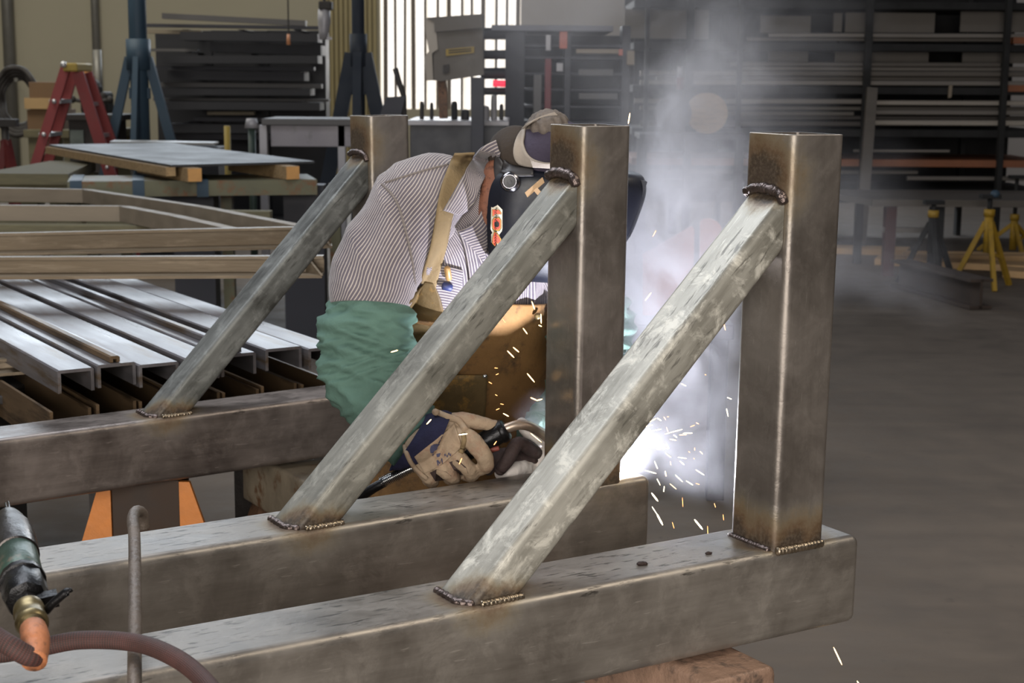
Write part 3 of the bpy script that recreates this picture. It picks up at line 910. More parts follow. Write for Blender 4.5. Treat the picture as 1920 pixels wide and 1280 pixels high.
# -- trousers and boots
for nm in ('r', 'l'):
    hp, kn, an, to = J[nm+'P']
    pts = cr([hp + Vector((0, 0, .06)), hp.lerp(kn, .5), kn, kn.lerp(an, .55), an + Vector((0, 0, .03))], 9)
    fr = arm_frame(pts, vX)
    rg = [dict(c=p, ax=f[0], ay=f[1], a=r, b=r*1.05, p=2.) for p, f, r in zip(pts, fr, [.115, .11, .1, .09, .083, .08, .077, .078, .08])]
    part('trouser_leg', loft(rg, 40, 36, lambda th, t, q: ridge(q, .006, 9, 11, Vector((.3, .2, 1)), 4)), m_jean)
    d = (to - an); d.z = 0; d.normalize(); sd_ = Vector((-d.y, d.x, 0))
    mb = MB()
    rg = [dict(c=an + Vector((0, 0, .07)), ax=d, ay=sd_, a=.06, b=.052, p=2.), dict(c=an + Vector((0, 0, 0)), ax=d, ay=sd_, a=.062, b=.05, p=2.2),
          dict(c=Vector((an.x, an.y, .06)) + d*.035, ax=d, ay=sd_, a=.105, b=.05, p=2.3), dict(c=Vector((an.x, an.y, .028)) + d*.06, ax=d, ay=sd_, a=.142, b=.054, p=2.4), dict(c=Vector((an.x, an.y, .0)) + d*.06, ax=d, ay=sd_, a=.142, b=.052, p=2.4)]
    part('boot', loft(rg, 24, 32), m_boot)

# -- cap, worn backwards under the helmet
T = lambda f, s_, u: Hc + fwd*f + sidv*s_ + upv*u
cap = part('cap', MB().ball(P(966, 286, 2.865), (.052, .082, .050), 32, Matrix.Rotation(-.35, 3, 'Y')), m_cap, True, 'dark brown cloth cap')
dome = part('cap_crown', MB().ball(P(1030, 285, 2.85), (.075, .09, .062), 36, Matrix.Rotation(-.2, 3, 'Y')), m_capb, True, 'dark violet cap crown', parent=cap)
bpy.context.view_layer.update()
CP = [cap, dome]
ribbon([(1062, 300), (1030, 306), (1003, 300), (988, 288), (981, 268), (984, 252), (986, 240), (1000, 228), (1022, 218), (1046, 216)],
       [(1062, 318), (1020, 314), (985, 312), (968, 304), (962, 285), (966, 264), (973, 250), (985, 236), (1008, 220), (1040, 210)], .007, 'cap_bill', m_capg, 'pale grey curved cap bill', 50, 6, .004, CP, 3, cap, 2.79)
# gathered striped fabric on top
mb = MB()
def dgat(th, t, q): return .0035*math.sin(th*11) + fold(q, .003, 40, 3)
gx = MB().ball((0, 0, 0), 1, 64)
gv = []
for v in gx.v:
    an = math.atan2(v.y, v.x); pl = 1 + .05*math.sin(an*13)*(1-abs(v.z)**2) + .05*noise.noise(v*2)
    gv.append(P(1026, 240, 2.84) + Matrix.Rotation(-.25, 3, 'Y') @ Vector((v.x*.040*pl, v.y*.062*pl, v.z*.034 + .004*noise.noise(v*5))))
gx.v = gv
part('cap_gather', gx, cloth('cap_stripe_cloth', srgb(108, 99, 92), .3, 50, .3, 80), True, 'gathered grey striped cloth on the cap', parent=cap)

# -- welding helmet
def hrow(py, xb, xf, hw, D=2.87, k=18, e=.62):
    """U-shaped section open at the back: near side, front, far side"""
    a = P(xb, py, D); b = P(xf, py + (xf-xb)*.06, D)
    row = []
    for i in range(2*k+1):
        s = -1 + i/k                     # -1 near back edge, 0 front, 1 far back edge
        an = s*PI/2
        cx = abs(math.cos(an))**e; sy = math.copysign(abs(math.sin(an))**.55, an)
        taper = 1 - .10*(1-cx)
        row.append(Vector((a.x + (b.x-a.x)*cx, a.y + sy*hw*taper, a.z + (b.z-a.z)*cx)))
    return row
hl = [(309, 962, 1150, .080), (312, 952, 1195, .100), (322, 934, 1206, .112), (345, 921, 1207, .116), (380, 916, 1196, .117), (420, 915, 1180, .115), (455, 917, 1156, .108), (482, 922, 1130, .095), (504, 936, 1100, .078), (517, 955, 1075, .06)]
kp = [Vector(h) if False else h for h in hl]
rows = []
for i in range(60):
    t = i/59
    rows.append(hrow(*[crf([h[c] for h in hl], t) for c in range(4)]))
helmet = part('welding_helmet', MB().grid(rows), m_helm, True, 'black welding helmet lowered over the face', None, None, .004)
bpy.context.view_layer.update()
HM_ = [helmet]
# raised window surround and filter plate at the front
fr_c = P(1184, 385, 2.87)
fm = Matrix.Rotation(.28, 3, 'Y')
part('window_frame', MB().box(fr_c, (.018, .125, .105), fm), m_helm, True, None, 30, helmet)
part('filter_plate', MB().box(fr_c + fm @ Vector((.010, 0, 0)), (.002, .10, .045), fm), simple('filter_glass', (.004, .02, .008), .05), False, None, None, helmet)
# pivot knob on the near side
kc = cast(957, 341, HM_, .0); kd = Vector((-.12, -.97, .12)).normalized()
knob = part('pivot_knob', MB().lathe([(0, .0175), (.006, .0185), (.010, .0165), (.0125, .0130), (.0128, .0125)], kc, kd, 14), simple('knob_chrome', srgb(120, 118, 122), .22, 1., .1, 20), True, 'chrome adjusting knob', 30, helmet)
part('knob_disc', MB().lathe([(0, .0115), (.0142, .0115), (.0148, .0105), (.0145, .004), (.016, .0035), (.016, .0001)], kc, kd, 24), m_band, True, None, 30, knob)
# taped letter bars on the side
m_tape = simple('masking_tape', srgb(200, 166, 128), .8, 0, .06, 20)
def hpatch(pix, name, mat, off, label=None, par=None, th=.0008):
    v = [cast(x, y, HM_, off) for x, y in pix]; n = len(v)
    d = Vector((0, -th, 0))
    mb = MB().add(v + [p + d for p in v], [tuple(range(n)), tuple(reversed(range(n, 2*n)))] + [(k, (k+1) % n, n+(k+1) % n, n+k) for k in range(n)])
    return part(name, mb, mat, False, label, None, par or helmet)
hpatch([(984, 361), (1017, 332), (1021, 342), (989, 370)], 'tape_letter', m_tape, .0015, 'tan tape letter on the helmet side')
hpatch([(1000.5, 357), (1007, 351), (1027, 374), (1020, 380)], 'tape_letter', m_tape, .0015, 'tan tape stroke of the letter')
# 104 sticker running down the back edge
m_wht = simple('sticker_white', srgb(214, 204, 184), .6, 0, .04, 20)
m_red = simple('sticker_red', srgb(222, 82, 60), .6, 0, .05, 20)
m_yel = simple('sticker_yellow', srgb(214, 160, 60), .6, 0, .05, 20)
m_blk = simple('sticker_black', srgb(24, 22, 20), .6, 0, .05, 20)
st = hpatch([(921, 388), (924, 389), (930, 386), (933, 384), (942, 393), (942, 428), (941, 433), (936, 440), (941, 450), (941, 486), (921, 486), (921, 440), (923, 436), (920, 429)], 'sticker', m_wht, .001, 'red 104 sticker on white backing')
def glyph(ch, y0, y1, x0, x1):
    """digit outlines (u to the right of the digit, v up) mapped so that the digits read downwards"""
    G = {'1': [[(.15, .72), (.45, 1), (.68, 1), (.68, .2), (.9, .2), (.9, 0), (.12, 0), (.12, .2), (.36, .2), (.36, .68), (.15, .6)]],
         '0': [[(.25, 1), (.75, 1), (.95, .78), (.95, .22), (.75, 0), (.25, 0), (.05, .22), (.05, .78)]],
         '4': [[(.5, 1), (.78, 1), (.78, .42), (.95, .42), (.95, .22), (.78, .22), (.78, 0), (.5, 0), (.5, .22), (.03, .22), (.03, .4)]]}
    return [[(x0 + (x1-x0)*v, y0 + (y1-y0)*u) for u, v in poly] for poly in G[ch]]
def tri_patch(poly, name, mat, off):
    bm = bmesh.new()
    vs = [bm.verts.new((x, y, 0)) for x, y in poly]; f = bm.faces.new(vs)
    bmesh.ops.triangulate(bm, faces=[f]); bm.verts.index_update()
    mb = MB().add([cast(v.co.x, v.co.y, HM_, off) for v in bm.verts], [[v.index for v in f.verts] for f in bm.faces]); bm.free()
    return part(name, mb, mat, False, None, None, st)
def grow(poly, e):
    cx = sum(p[0] for p in poly)/len(poly); cy = sum(p[1] for p in poly)/len(poly)
    return [(cx + (x-cx)*(1+e), cy + (y-cy)*(1+e)) for x, y in poly]
for ch, y0, y1 in (('1', 391, 406), ('0', 407, 433), ('4', 434, 462)):
    for pl in glyph(ch, y0, y1, 923.5, 939):
        tri_patch(grow(pl, .14), 'digit_outline', m_blk, .0026)
        tri_patch(grow(pl, .05), 'digit_outline', m_yel, .0034)
        tri_patch(grow(pl, -.08), 'digit', m_red, .0042)
hole = [(929, 415), (934, 415), (936, 418), (936, 423), (934, 426), (929, 426), (927, 423), (927, 418)]
tri_patch(hole, 'digit_counter', m_blk, .005)
sc_ = [cast(930 + 2.2*math.sin(k*1.9), 389 + k*1.45, HM_, .0055) for k in range(56)]
part('script_line', MB().tube(sc_, .0006, 5), m_blk, parent=st)
# headgear strap, hanging leaf shaped pad, crown band
ribbon([(930, 292), (926, 310), (928, 335), (934, 344)], [(932, 290), (944, 305), (950, 325), (944, 345)], .004, 'headgear_pad', m_band, 'dark grey headgear pad', 14, 4, .004, [person, cap], 2, helmet, 2.80)
ribbon([(945, 300), (965, 312), (1000, 314)], [(940, 322), (960, 330), (1000, 330)], .01, 'headgear_band', m_band, None, 12, 4, .003, [person, cap, helmet], 2, helmet, 2.79)

# -- nape and ear seen between collar and helmet
T2 = P(917, 362, 2.84)
rgN = [dict(c=P(940, 296, 2.87), ax=vX, ay=Vector((0, 1, 0)), a=.030, b=.07, p=2.), dict(c=P(932, 340, 2.865), ax=vX, ay=Vector((0, 1, 0)), a=.033, b=.07, p=2.), dict(c=P(926, 385, 2.865), ax=vX, ay=Vector((0, 1, 0)), a=.026, b=.068, p=2.), dict(c=P(922, 430, 2.87), ax=vX, ay=Vector((0, 1, 0)), a=.020, b=.06, p=2.)]
# (the fleshy side of the neck is part of the body surface, see below)

ribbon([(925, 340), (918, 375), (912, 408)], [(932, 345), (923, 380), (915, 412)], .002, 'stubble', m_hair, 'dark stubble on the jaw', 14, 3, .002, [person], 1, person, 2.8)
# -- gloves: palm and five bent fingers fused into one skin
def glove_mesh(name, tubes, balls, vox=.0035, mat=None, label=None):
    mb = MB()
    for pts, rr_ in tubes:
        n = 14
        p = cr(pts, n); r = [crf(rr_, i/(n-1)) for i in range(n)]
        mb.tube(p, r, 14)
        mb.ball(p[-1], r[-1]*.99, 12); mb.ball(p[0], r[0]*.99, 12)
    for c, r, M in balls: mb.ball(c, r, 18, M)
    o = part(name, mb, mat, True, label)
    md = o.modifiers.new('r', 'REMESH'); md.mode = 'VOXEL'; md.voxel_size = vox
    sm = o.modifiers.new('m', 'SMOOTH'); sm.iterations = 4
    dg = bpy.context.evaluated_depsgraph_get(); ev = o.evaluated_get(dg)
    m2 = bpy.data.meshes.new_from_object(ev); o.modifiers.clear(); o.data = m2
    for v in m2.vertices: v.co += v.normal*(noise.noise(v.co*70)*.0014 + noise.noise(v.co*150)*.0006)
    for p in m2.polygons: p.use_smooth = True
    return o
DH = 2.585
def H(px, py, d=0.): return P(px, py, DH + d)
Mh = Matrix.Rotation(.42, 3, 'Y')
tubes = [
    # thumb: leaves the side of the palm near its base, lies along the gun
    ([H(818, 800, .0), H(850, 790, -.01), H(880, 788, -.012), H(905, 794, -.008), H(928, 797, .0)], [.017, .016, .0135, .012, .0095]),
    # index: over the top and down round the handle
    ([H(862, 815, -.028), H(884, 826, -.04), H(903, 848, -.044), H(912, 870, -.034), H(904, 880, -.018)], [.0165, .0165, .0155, .014, .011]),
    # middle, ring, little: curled under the handle
    ([H(842, 845, -.030), H(862, 862, -.042), H(880, 880, -.034), H(884, 892, -.012), H(872, 892, .006)], [.0155, .0150, .0138, .0125, .010]),
    ([H(812, 858, -.026), H(828, 876, -.038), H(845, 890, -.030), H(850, 899, -.008), H(838, 896, .01)], [.0150, .0145, .0132, .012, .010]),
    ([H(784, 868, -.020), H(796, 886, -.030), H(808, 899, -.022), H(810, 905, -.004), H(800, 900, .01)], [.0140, .0132, .0120, .011, .009])]
balls = [(H(822, 838, -.006), (.050, .030, .036), Mh), (H(848, 822, -.012), (.034, .028, .030), Mh), (H(792, 845, -.004), (.034, .032, .036), Mh)]
glove = glove_mesh('work_glove', tubes, balls, .003, m_tan, 'tan leather glove with blue denim back and cuff')
bpy.context.view_layer.update()
GV = [glove]
# dark underside of the curled fingers
# denim gusset on the back of the cuff
cuf = [P(752, 812, 2.62), P(768, 824, 2.612), P(792, 834, 2.60)]
rgc = [dict(c=H(764, 830, .01), ax=Vector((.55, 0, .83)), ay=Vector((0, 1, 0)), a=.057, b=.054, p=2.2), dict(c=H(784, 826, .0), ax=Vector((.50, 0, .86)), ay=Vector((0, 1, 0)), a=.056, b=.052, p=2.2), dict(c=H(806, 821, -.006), ax=Vector((.45, 0, .89)), ay=Vector((0, 1, 0)), a=.053, b=.048, p=2.2), dict(c=H(828, 816, -.010), ax=Vector((.4, 0, .9)), ay=Vector((0, 1, 0)), a=.043, b=.041, p=2.2)]
part('glove_cuff', loft(rgc, 24, 48, lambda th, t, q: fold(q, .002, 40, 5), caps=(False, True)), m_denim, True, 'blue denim glove back', parent=glove)
cuff = [o for o in glove.children][0]
bpy.context.view_layer.update()
GC = [glove, cuff]
# tan back panel of the glove with printed emblem, cuff binding, knuckle strap
ribbon([(777, 856), (802, 836), (828, 816), (852, 793)], [(796, 888), (826, 872), (850, 852), (866, 838)], .003, 'back_panel', m_tan, None, 26, 12, .002, GC, 4, glove, 2.55)
pan = glove.children[-1] if glove.children[-1].name.startswith('back_panel') else [o for o in glove.children if o.name.startswith('back_panel')][0]
bpy.context.view_layer.update()
GP = [glove, cuff, pan]
m_print = simple('glove_print', srgb(66, 66, 90), .8, 0, .2, 60)
def gpatch(pix, off=.003, mat=m_print, name='printed_emblem', par=None):
    bm = bmesh.new(); vs = [bm.verts.new((x, y, 0)) for x, y in pix]; f = bm.faces.new(vs)
    bmesh.ops.triangulate(bm, faces=[f]); bm.verts.index_update()
    mb = MB().add([cast(v.co.x, v.co.y, GP, off) for v in bm.verts], [[v.index for v in f.verts] for f in bm.faces]); bm.free()
    return part(name, mb, mat, False, None, None, par or pan)
gpatch([(807, 849), (806, 842), (808, 836), (813, 833), (819, 832), (825, 833), (821, 837), (819, 843), (815, 845), (812, 850)])
gpatch([(810, 852), (814, 850), (812, 855)]); gpatch([(818, 851), (826, 849), (824, 856), (819, 857)])
for x, y in ((833, 851), (837, 853), (840, 849), (843, 851)): gpatch([(x, y), (x+2.2, y-1), (x+2.6, y+3.5), (x+.6, y+4.2)])
for q4 in ([(818.5, 863), (820.5, 862), (822.5, 872), (820.5, 873)], [(819, 863), (821, 861.6), (825.5, 868), (824, 870)], [(824, 869.5), (825.5, 867), (827.5, 859), (829, 859)], [(827.2, 860), (829, 859), (831, 868.5), (829, 869.5)]): gpatch(q4)
part('cuff_binding', MB().tube(drape([(758, 832), (762, 848), (770, 866), (783, 882), (800, 897)], 24, .001, GC, 2.56), .0042, 10), m_tan, parent=glove)
part('knuckle_strap', MB().tube(drape([(868, 812), (870, 828), (864, 848)], 14, .002, GP, 2.55), .0045, 10), m_strap, parent=glove)
part('glove_wrinkle', MB().tube(drape([(816, 772), (840, 782), (860, 788), (872, 806)], 20, .0, GP, 2.56), .006, 10), m_tan, parent=glove)
for pts in ([(838, 858), (846, 872), (853, 884)], [(872, 850), (866, 866), (858, 876)]):
    pass
pads = [[(806, 886), (818, 880), (836, 884), (846, 892), (832, 900), (816, 902)], [(842, 866), (858, 862), (874, 876), (878, 888), (862, 890), (850, 880)]]
for i, p in enumerate(pads):
    gpatch(p, .002, m_dkglove, 'finger_dark_patch', glove)  # dark patches on the undersides of the curled fingers

# left glove: dark finger nearest, gauntlet coloured white for the arc glare
def G(px, py, d=0.): return P(px, py, 2.66 + d)
tubesL = [
          ([G(1000, 872, .02), G(975, 876, -.02), G(955, 884, -.04), G(938, 888, -.03)], [.016, .0155, .014, .011]),
          ([G(1005, 886, .02), G(985, 892, -.01), G(962, 896, -.025), G(945, 896, -.02)], [.015, .0145, .013, .010]),
          ([G(1010, 835, .02), G(996, 815, .0), G(985, 800, -.01), G(978, 792, -.005)], [.016, .015, .013, .010])]
ballsL = [(G(1012, 862, .03), (.036, .032, .036), None), (G(1035, 850, .05), (.034, .034, .036), None)]
gloveL = glove_mesh('work_glove', tubesL, ballsL, .003, m_white, 'leather glove coloured white for the glare of the arc')
bpy.context.view_layer.update()
rgc = [dict(c=G(1020, 856, .03), ax=Vector((.5, 0, .85)), ay=Vector((0, 1, 0)), a=.04, b=.036, p=2.), dict(c=P(1040, 822, 2.76), ax=Vector((.7, 0, .7)), ay=Vector((0, 1, 0)), a=.055, b=.05, p=2.), dict(c=P(1058, 790, 2.82), ax=Vector((.8, 0, .6)), ay=Vector((0, 1, 0)), a=.066, b=.062, p=2.)]
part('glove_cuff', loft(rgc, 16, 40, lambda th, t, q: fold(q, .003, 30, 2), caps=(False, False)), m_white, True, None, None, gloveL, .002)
mb = MB()
for pts, r_ in (([G(1005, 850, .01), G(990, 838, -.03), G(972, 830, -.05), G(962, 842, -.064), G(952, 862, -.068), G(938, 880, -.064)], [.013, .013, .0115, .012, .012, .0105]), ([G(1000, 862, .01), G(965, 856, -.02), G(945, 852, -.04), G(930, 862, -.05), G(916, 880, -.045)], [.014, .0135, .0125, .0125, .0105])):
    p = cr(pts, 14); mb.tube(p, [crf(r_, i/13) for i in range(14)], 16); mb.ball(p[0], .0125, 14); mb.ball(p[-1], .0105, 14)
part('glove_fingers', mb, m_dkglove, True, 'dark worn leather index and middle fingers', parent=gloveL)

# ------------------------------------------------------------------ welding gun held in the right hand
gun = thing('welding_gun', 'black-handled wire welding gun with steel gooseneck held in the right glove', 'welding gun', tuple(H(900, 880, 0)))
hp_ = [H(858, 858, -.006), H(890, 838, -.008), H(918, 822, -.004), H(945, 806, .0)]
obj('handle', MB().tube(cr(hp_, 20), [.012, .013, .0145, .0155, .016, .0165, .017, .0172, .0175, .0178, .018, .018, .0182, .0184, .0184, .0184, .0186, .0186, .0186, .017], 18), m_tooldk, gun, True, 50)
obj('collar', MB().tube([H(936, 811, 0), H(939, 810, 0), H(947, 805, 0), H(950, 803, 0)], [.0185, .0205, .0205, .0165], 18), m_tooldk, gun, True, 50)
m_neck = simple('gun_neck_steel', srgb(176, 158, 142), .35, .8, .12, 30)
nk = [H(944, 806, 0), H(955, 801, 0), H(975, 796, .005), H(995, 800, .02), H(1015, 812, .045), H(1045, 836, .09)]
obj('gooseneck', MB().tube(cr(nk, 30), .0088, 16), m_neck, gun, True)
obj('nozzle', MB().tube([H(1040, 832, .085), H(1060, 846, .11), H(1088, 858, .14)], [.012, .012, .009], 16), m_brass, gun, True, 40)
obj('trigger', MB().tube(cr([H(915, 843, -.012), H(925, 842, -.014), H(935, 840, -.012)], 8), .0045, 10), simple('dull_red_trigger', srgb(130, 66, 56), .5), gun, True)
# coiled strain relief and cable
cb = cr([H(800, 868, .012), H(770, 878, .0), H(740, 892, -.0), H(715, 905, .0)], 240)
obj('strain_relief', MB().tube(cb, [.0082 + .0022*math.sin(i*2*PI/8) for i in range(240)], 14), m_chrome, gun, True)
cbl = cr([H(720, 904, 0), H(690, 922, .0), H(640, 960, .02), H(560, 1040, .1), H(480, 1150, .25)], 40)
obj('cable', MB().tube(cbl, .0085, 12), m_tooldk, gun, True)
# ------------------------------------------------------------------ the workshop
YW = 20.
def floor_mat():
    m, t, b = nt('concrete_floor'); n = N(t); co = n.coord('Object')
    a = n.noise(co, .7, 6, .65, .6); c = n.noise(co, 6., 6, .7)
    st = n.noise(n.coord('Object', scale=(.3, 2.2, 1)), 2.2, 5, .6)
    k = n.math('ADD', n.math('MULTIPLY', a, .5), n.math('ADD', n.math('MULTIPLY', c, .25), n.math('MULTIPLY', st, .25)))
    col = n.ramp(k, [(.36, srgb(72, 62, 52)), (.62, srgb(98, 86, 74))]).outputs[0]
    sp = n.ramp(n.noise(co, 9., 5, .6), [(.66, 0.), (.72, .5)]).outputs[0]
    col = n.mix(sp, col, srgb(58, 50, 44))
    n.link(col, b.inputs['Base Color']); n.link(n.maprange(c, .3, .7, .62, .82), b.inputs['Roughness'])
    n.link(n.bump(c, .15, .01), b.inputs['Normal'])
    return m
struct('floor', MB().box((0, 6, -.05), (26, 30, .1)), floor_mat())
m_wall = simple('beige_wall_paint', srgb(164, 157, 136), .8, 0, .06, .5, .05, 20)
m_wall2 = simple('white_wall_paint', srgb(176, 170, 166), .8, 0, .05, .5)
xw0, xw1 = P(713, 100, YW).x, P(976, 100, YW).x
zs = P(850, 205, YW).z
struct('wall_back_1', MB().box(((-12+xw0)/2, YW+.1, 3), (12+xw0, .2, 6)), m_wall)
struct('wall_back_2', MB().box(((12+xw1)/2, YW+.1, 3), (12-xw1, .2, 6)), m_wall2)
struct('wall_back_3', MB().box(((xw0+xw1)/2, YW+.1, zs/2), (xw1-xw0, .2, zs)), m_wall)
struct('wall_left', MB().box((-12.1, 6, 3), (.2, 30, 6)), m_wall)
struct('wall_right', MB().box((12.1, 6, 3), (.2, 30, 6)), simple('dark_wall_paint', srgb(92, 80, 70), .8, 0, .1, .6))
# ribbed cladding left of the bright doorway
mb = MB()
for px in range(604, 712, 9):
    p = P(px, 60, YW-.02)
    mb.prism([(-.028, 0), (.028, 0), (.016, .035), (-.016, .035)], (p.x, YW, 0), (p.x, YW, 6), (0, -1, 0))
struct('trim_1', mb, simple('ribbed_cladding', srgb(158, 144, 104), .7, 0, .08, 2))
# bright translucent strip curtain in the doorway
win = struct('window_1', MB().box(((xw0+xw1)/2, YW+.06, (zs+6)/2), (xw1-xw0, .02, 6-zs)), None)
def curtain():
    m, t, b = nt('daylit_strip_curtain'); n = N(t)
    s = n.n('ShaderNodeSeparateXYZ', {0: n.coord('Object')})
    w = n.math('SINE', n.math('MULTIPLY', s.outputs[0], 2*PI/.12))
    k = n.math('ADD', n.math('MULTIPLY', w, .12), n.math('MULTIPLY', n.noise(n.coord('Object', scale=(5, 1, .2)), 2., 3), .5))
    col = n.ramp(k, [(.05, srgb(214, 204, 188)), (.4, srgb(246, 243, 240))]).outputs[0]
    n.link(col, b.inputs['Base Color']); n.link(col, b.inputs['Emission Color'])
    b.inputs['Emission Strength'].default_value = 1.35
    b.inputs['Roughness'].default_value = .6
    return m
win.data.materials.append(curtain())
m_rib = simple('curtain_rail_dark', srgb(112, 100, 86), .6)
for k, px in enumerate((722, 741, 758, 775, 797, 820, 842, 866, 885, 905, 930, 950, 970)):
    p = P(px, 60, YW); q = P(px + R.uniform(-3, 5), 60, YW)
    o = obj('curtain_edge', MB().bar((p.x, YW+.03, zs), (q.x, YW+.03, 6), .035 if k % 3 else .055, .02, (0, -1, 0)), m_rib, win)

# conduits on the wall
m_cond = simple('galvanised_pipe', srgb(112, 110, 104), .5, .4, .1, 5)
for px, r, lb in ((14, .075, 'thick grey pipe running up the beige wall at the far left'), (178, .05, 'slim grey conduit on the beige wall behind the ladder')):
    p = P(px, 50, YW-.12)
    single('wall_pipe', MB().tube([(p.x, YW-.1, 0), (p.x, YW-.1, 5.5)], r, 12), m_cond, lb, 'pipe', None, True)

def pb(x0, y0, x1, y1, D, th, bev=.003):
    a = P(x0, y1, D); b = P(x1, y0, D)
    return MB().bbox((a.x, D, a.z), (b.x, D+th, b.z), bev)
def pbar(mb, a, b, D, w, th=None, D2=None):
    return mb.bar(P(*a, D), P(*b, D2 or D), w, th or w)
def px2m(n, D): return n*D/F_PX

# ---- hose coil, boxes, bench, drill press, hand truck on the left
m_rub = simple('black_rubber', srgb(44, 40, 38), .7, 0, .2, 20)
D = 15.
c = P(38, 190, 14.6)
mb = MB()
for k in range(4):
    rr_ = .155 + .02*k
    mb.tube([c + Vector((rr_*1.0*math.cos(2*PI*i/40), -.03 - .03*k + .02*math.sin(i), rr_*1.45*math.sin(2*PI*i/40))) for i in range(41)], .026, 8)
mb.tube([c + Vector((.12, -.1, -.2)), c + Vector((.2, -.1, -.45)), c + Vector((.26, -.1, -.62))], .022, 8)
single('hose_coil', mb, m_rub, 'dark coiled hose hanging by the pipe at the far left wall', 'hose', None, True)
single('hook_arm', MB().tube([(c.x, c.y-.1, c.z+.2), (c.x, c.y+.2, c.z+.22), (P(14, 50, YW-.12).x+.05, YW-.2, c.z+.24)], .02, 8), m_cond, 'bracket arm from which the hose coil hangs', 'bracket')
m_card = simple('cardboard', srgb(160, 132, 92), .85, 0, .1, 6)
m_card2 = simple('brown_cardboard', srgb(104, 80, 56), .85, 0, .12, 6)
m_wood = simple('raw_wood', srgb(150, 124, 88), .8, 0, .2, 5, .2, 30, stretch=(1, 6, 6), dirt=srgb(112, 90, 62))
m_wood_o = simple('end_grain_wood', srgb(188, 140, 84), .8, 0, .15, 10)
m_oldwood = simple('weathered_wood', srgb(98, 92, 70), .85, 0, .25, 5, .2, 30, stretch=(1, 6, 6))
bench = thing('workbench', 'dark wooden workbench carrying cardboard boxes behind the red ladder', 'workbench', (P(90, 250, 14).x, 14.2, 0))
bt_ = P(90, 243, 14).z
a = P(50, 243, 14); b = P(215, 243, 14)
obj('bench_top', MB().bbox((a.x, 13.9, bt_-.07), (b.x, 14.8, bt_)), m_oldwood, bench)
for x in (a.x+.08, (a.x+b.x)/2, b.x-.08):
    for y in (13.98, 14.7): obj('leg', MB().bbox((x-.05, y-.05, 0), (x+.05, y+.05, bt_-.07)), m_oldwood, bench)
def openbox(name, x0, y0, x1, y1, D, th, mat, label, flap=None):
    r = thing(name, label, 'box', (P(x0, y1, D).x, D, P(x0, y1, D).z))
    obj('body', pb(x0, y0, x1, y1, D, th), mat, r)
    if flap: obj('flap', pb(*flap, D-.04, .03, .001), m_card, r)
    return r
zb_ = 148 + (CAMH-bt_)/14.1*F_PX
openbox('cardboard_box', 52, 206, 116, zb_, 14.1, .45, m_card2, 'lower brown cardboard box with pale flap on the workbench', (46, 184, 104, 204))
openbox('cardboard_box', 56, 154, 112, 205.4, 14.1, .35, m_card2, 'dark brown cardboard box stacked on top of the flapped box')
drill = thing('drill_press', 'dark drill press on the bench between the ladder rails', 'drill press', (P(185, 240, 14.2).x, 14.2, bt_))
dp = P(182, 240, 14.3); dz = bt_
obj('base', MB().bbox((dp.x-.16, 14.15, dz), (dp.x+.16, 14.5, dz+.05)), m_rub, drill)
obj('column', MB().tube([(dp.x, 14.4, dz+.05), (dp.x, 14.4, dz+.72)], .04, 12), m_cond, drill, True)
obj('head', MB().bbox((dp.x-.11, 14.15, dz+.14), (dp.x+.13, 14.45, dz+.34), .03).ball((dp.x, 14.2, dz+.36), (.09, .12, .1), 12), m_rub, drill)
obj('belt_guard', MB().ball((dp.x-.08, 14.28, dz+.42), (.06, .1, .12), 12), simple('orange_guard', srgb(190, 128, 72), .6), drill, True)
for sx in (-.16, .18): obj('handle', MB().tube([(dp.x, 14.15, dz+.24), (dp.x+sx, 14.1, dz+.27)], .018, 8).ball((dp.x+sx, 14.1, dz+.27), .035, 8), m_rub, drill, True)
cab = thing('tool_cabinet', 'dark grey tool cabinet with pale door panel beneath the drill press', 'cabinet', (P(165, 290, 13.4).x, 13.4, 0))
a = P(128, 225, 13.4); b = P(212, 225, 13.4)
obj('body', MB().bbox((a.x, 13.4, 0), (b.x, 13.85, a.z)), m_dark, cab)
o = obj('door', pb(132, 244, 156, 278, 13.37, .03), simple('grey_green_panel', srgb(92, 100, 96), .5), cab)
obj('work_top', MB().bbox((a.x-.05, 13.33, a.z), (b.x+.1, 13.88, a.z+.05)), m_rub, cab)
m_red = simple('red_paint', srgb(96, 36, 36), .6, .1, .15, 8)
m_redl = simple('red_fibreglass', srgb(118, 42, 42), .6, 0, .12, 8)
ht = thing('floor_jack_stand', 'red tripod stand on the floor at the far left edge', 'stand', (P(12, 300, 12).x, 12, 0))
hp0 = P(10, 262, 12.); 
for dx, dy in ((-.2, -.1), (.2, -.12), (.02, .2)): obj('leg', MB().bar(hp0, (hp0.x+dx, 12+dy, 0), .07, .05), m_red, ht)
obj('post', MB().tube([(hp0.x, 12, .5), (hp0.x, 12, hp0.z+.12)], .03, 10), m_rub, ht, True)
obj('head', MB().bbox((hp0.x-.1, 11.95, hp0.z+.1), (hp0.x+.1, 12.05, hp0.z+.16)), m_rub, ht)

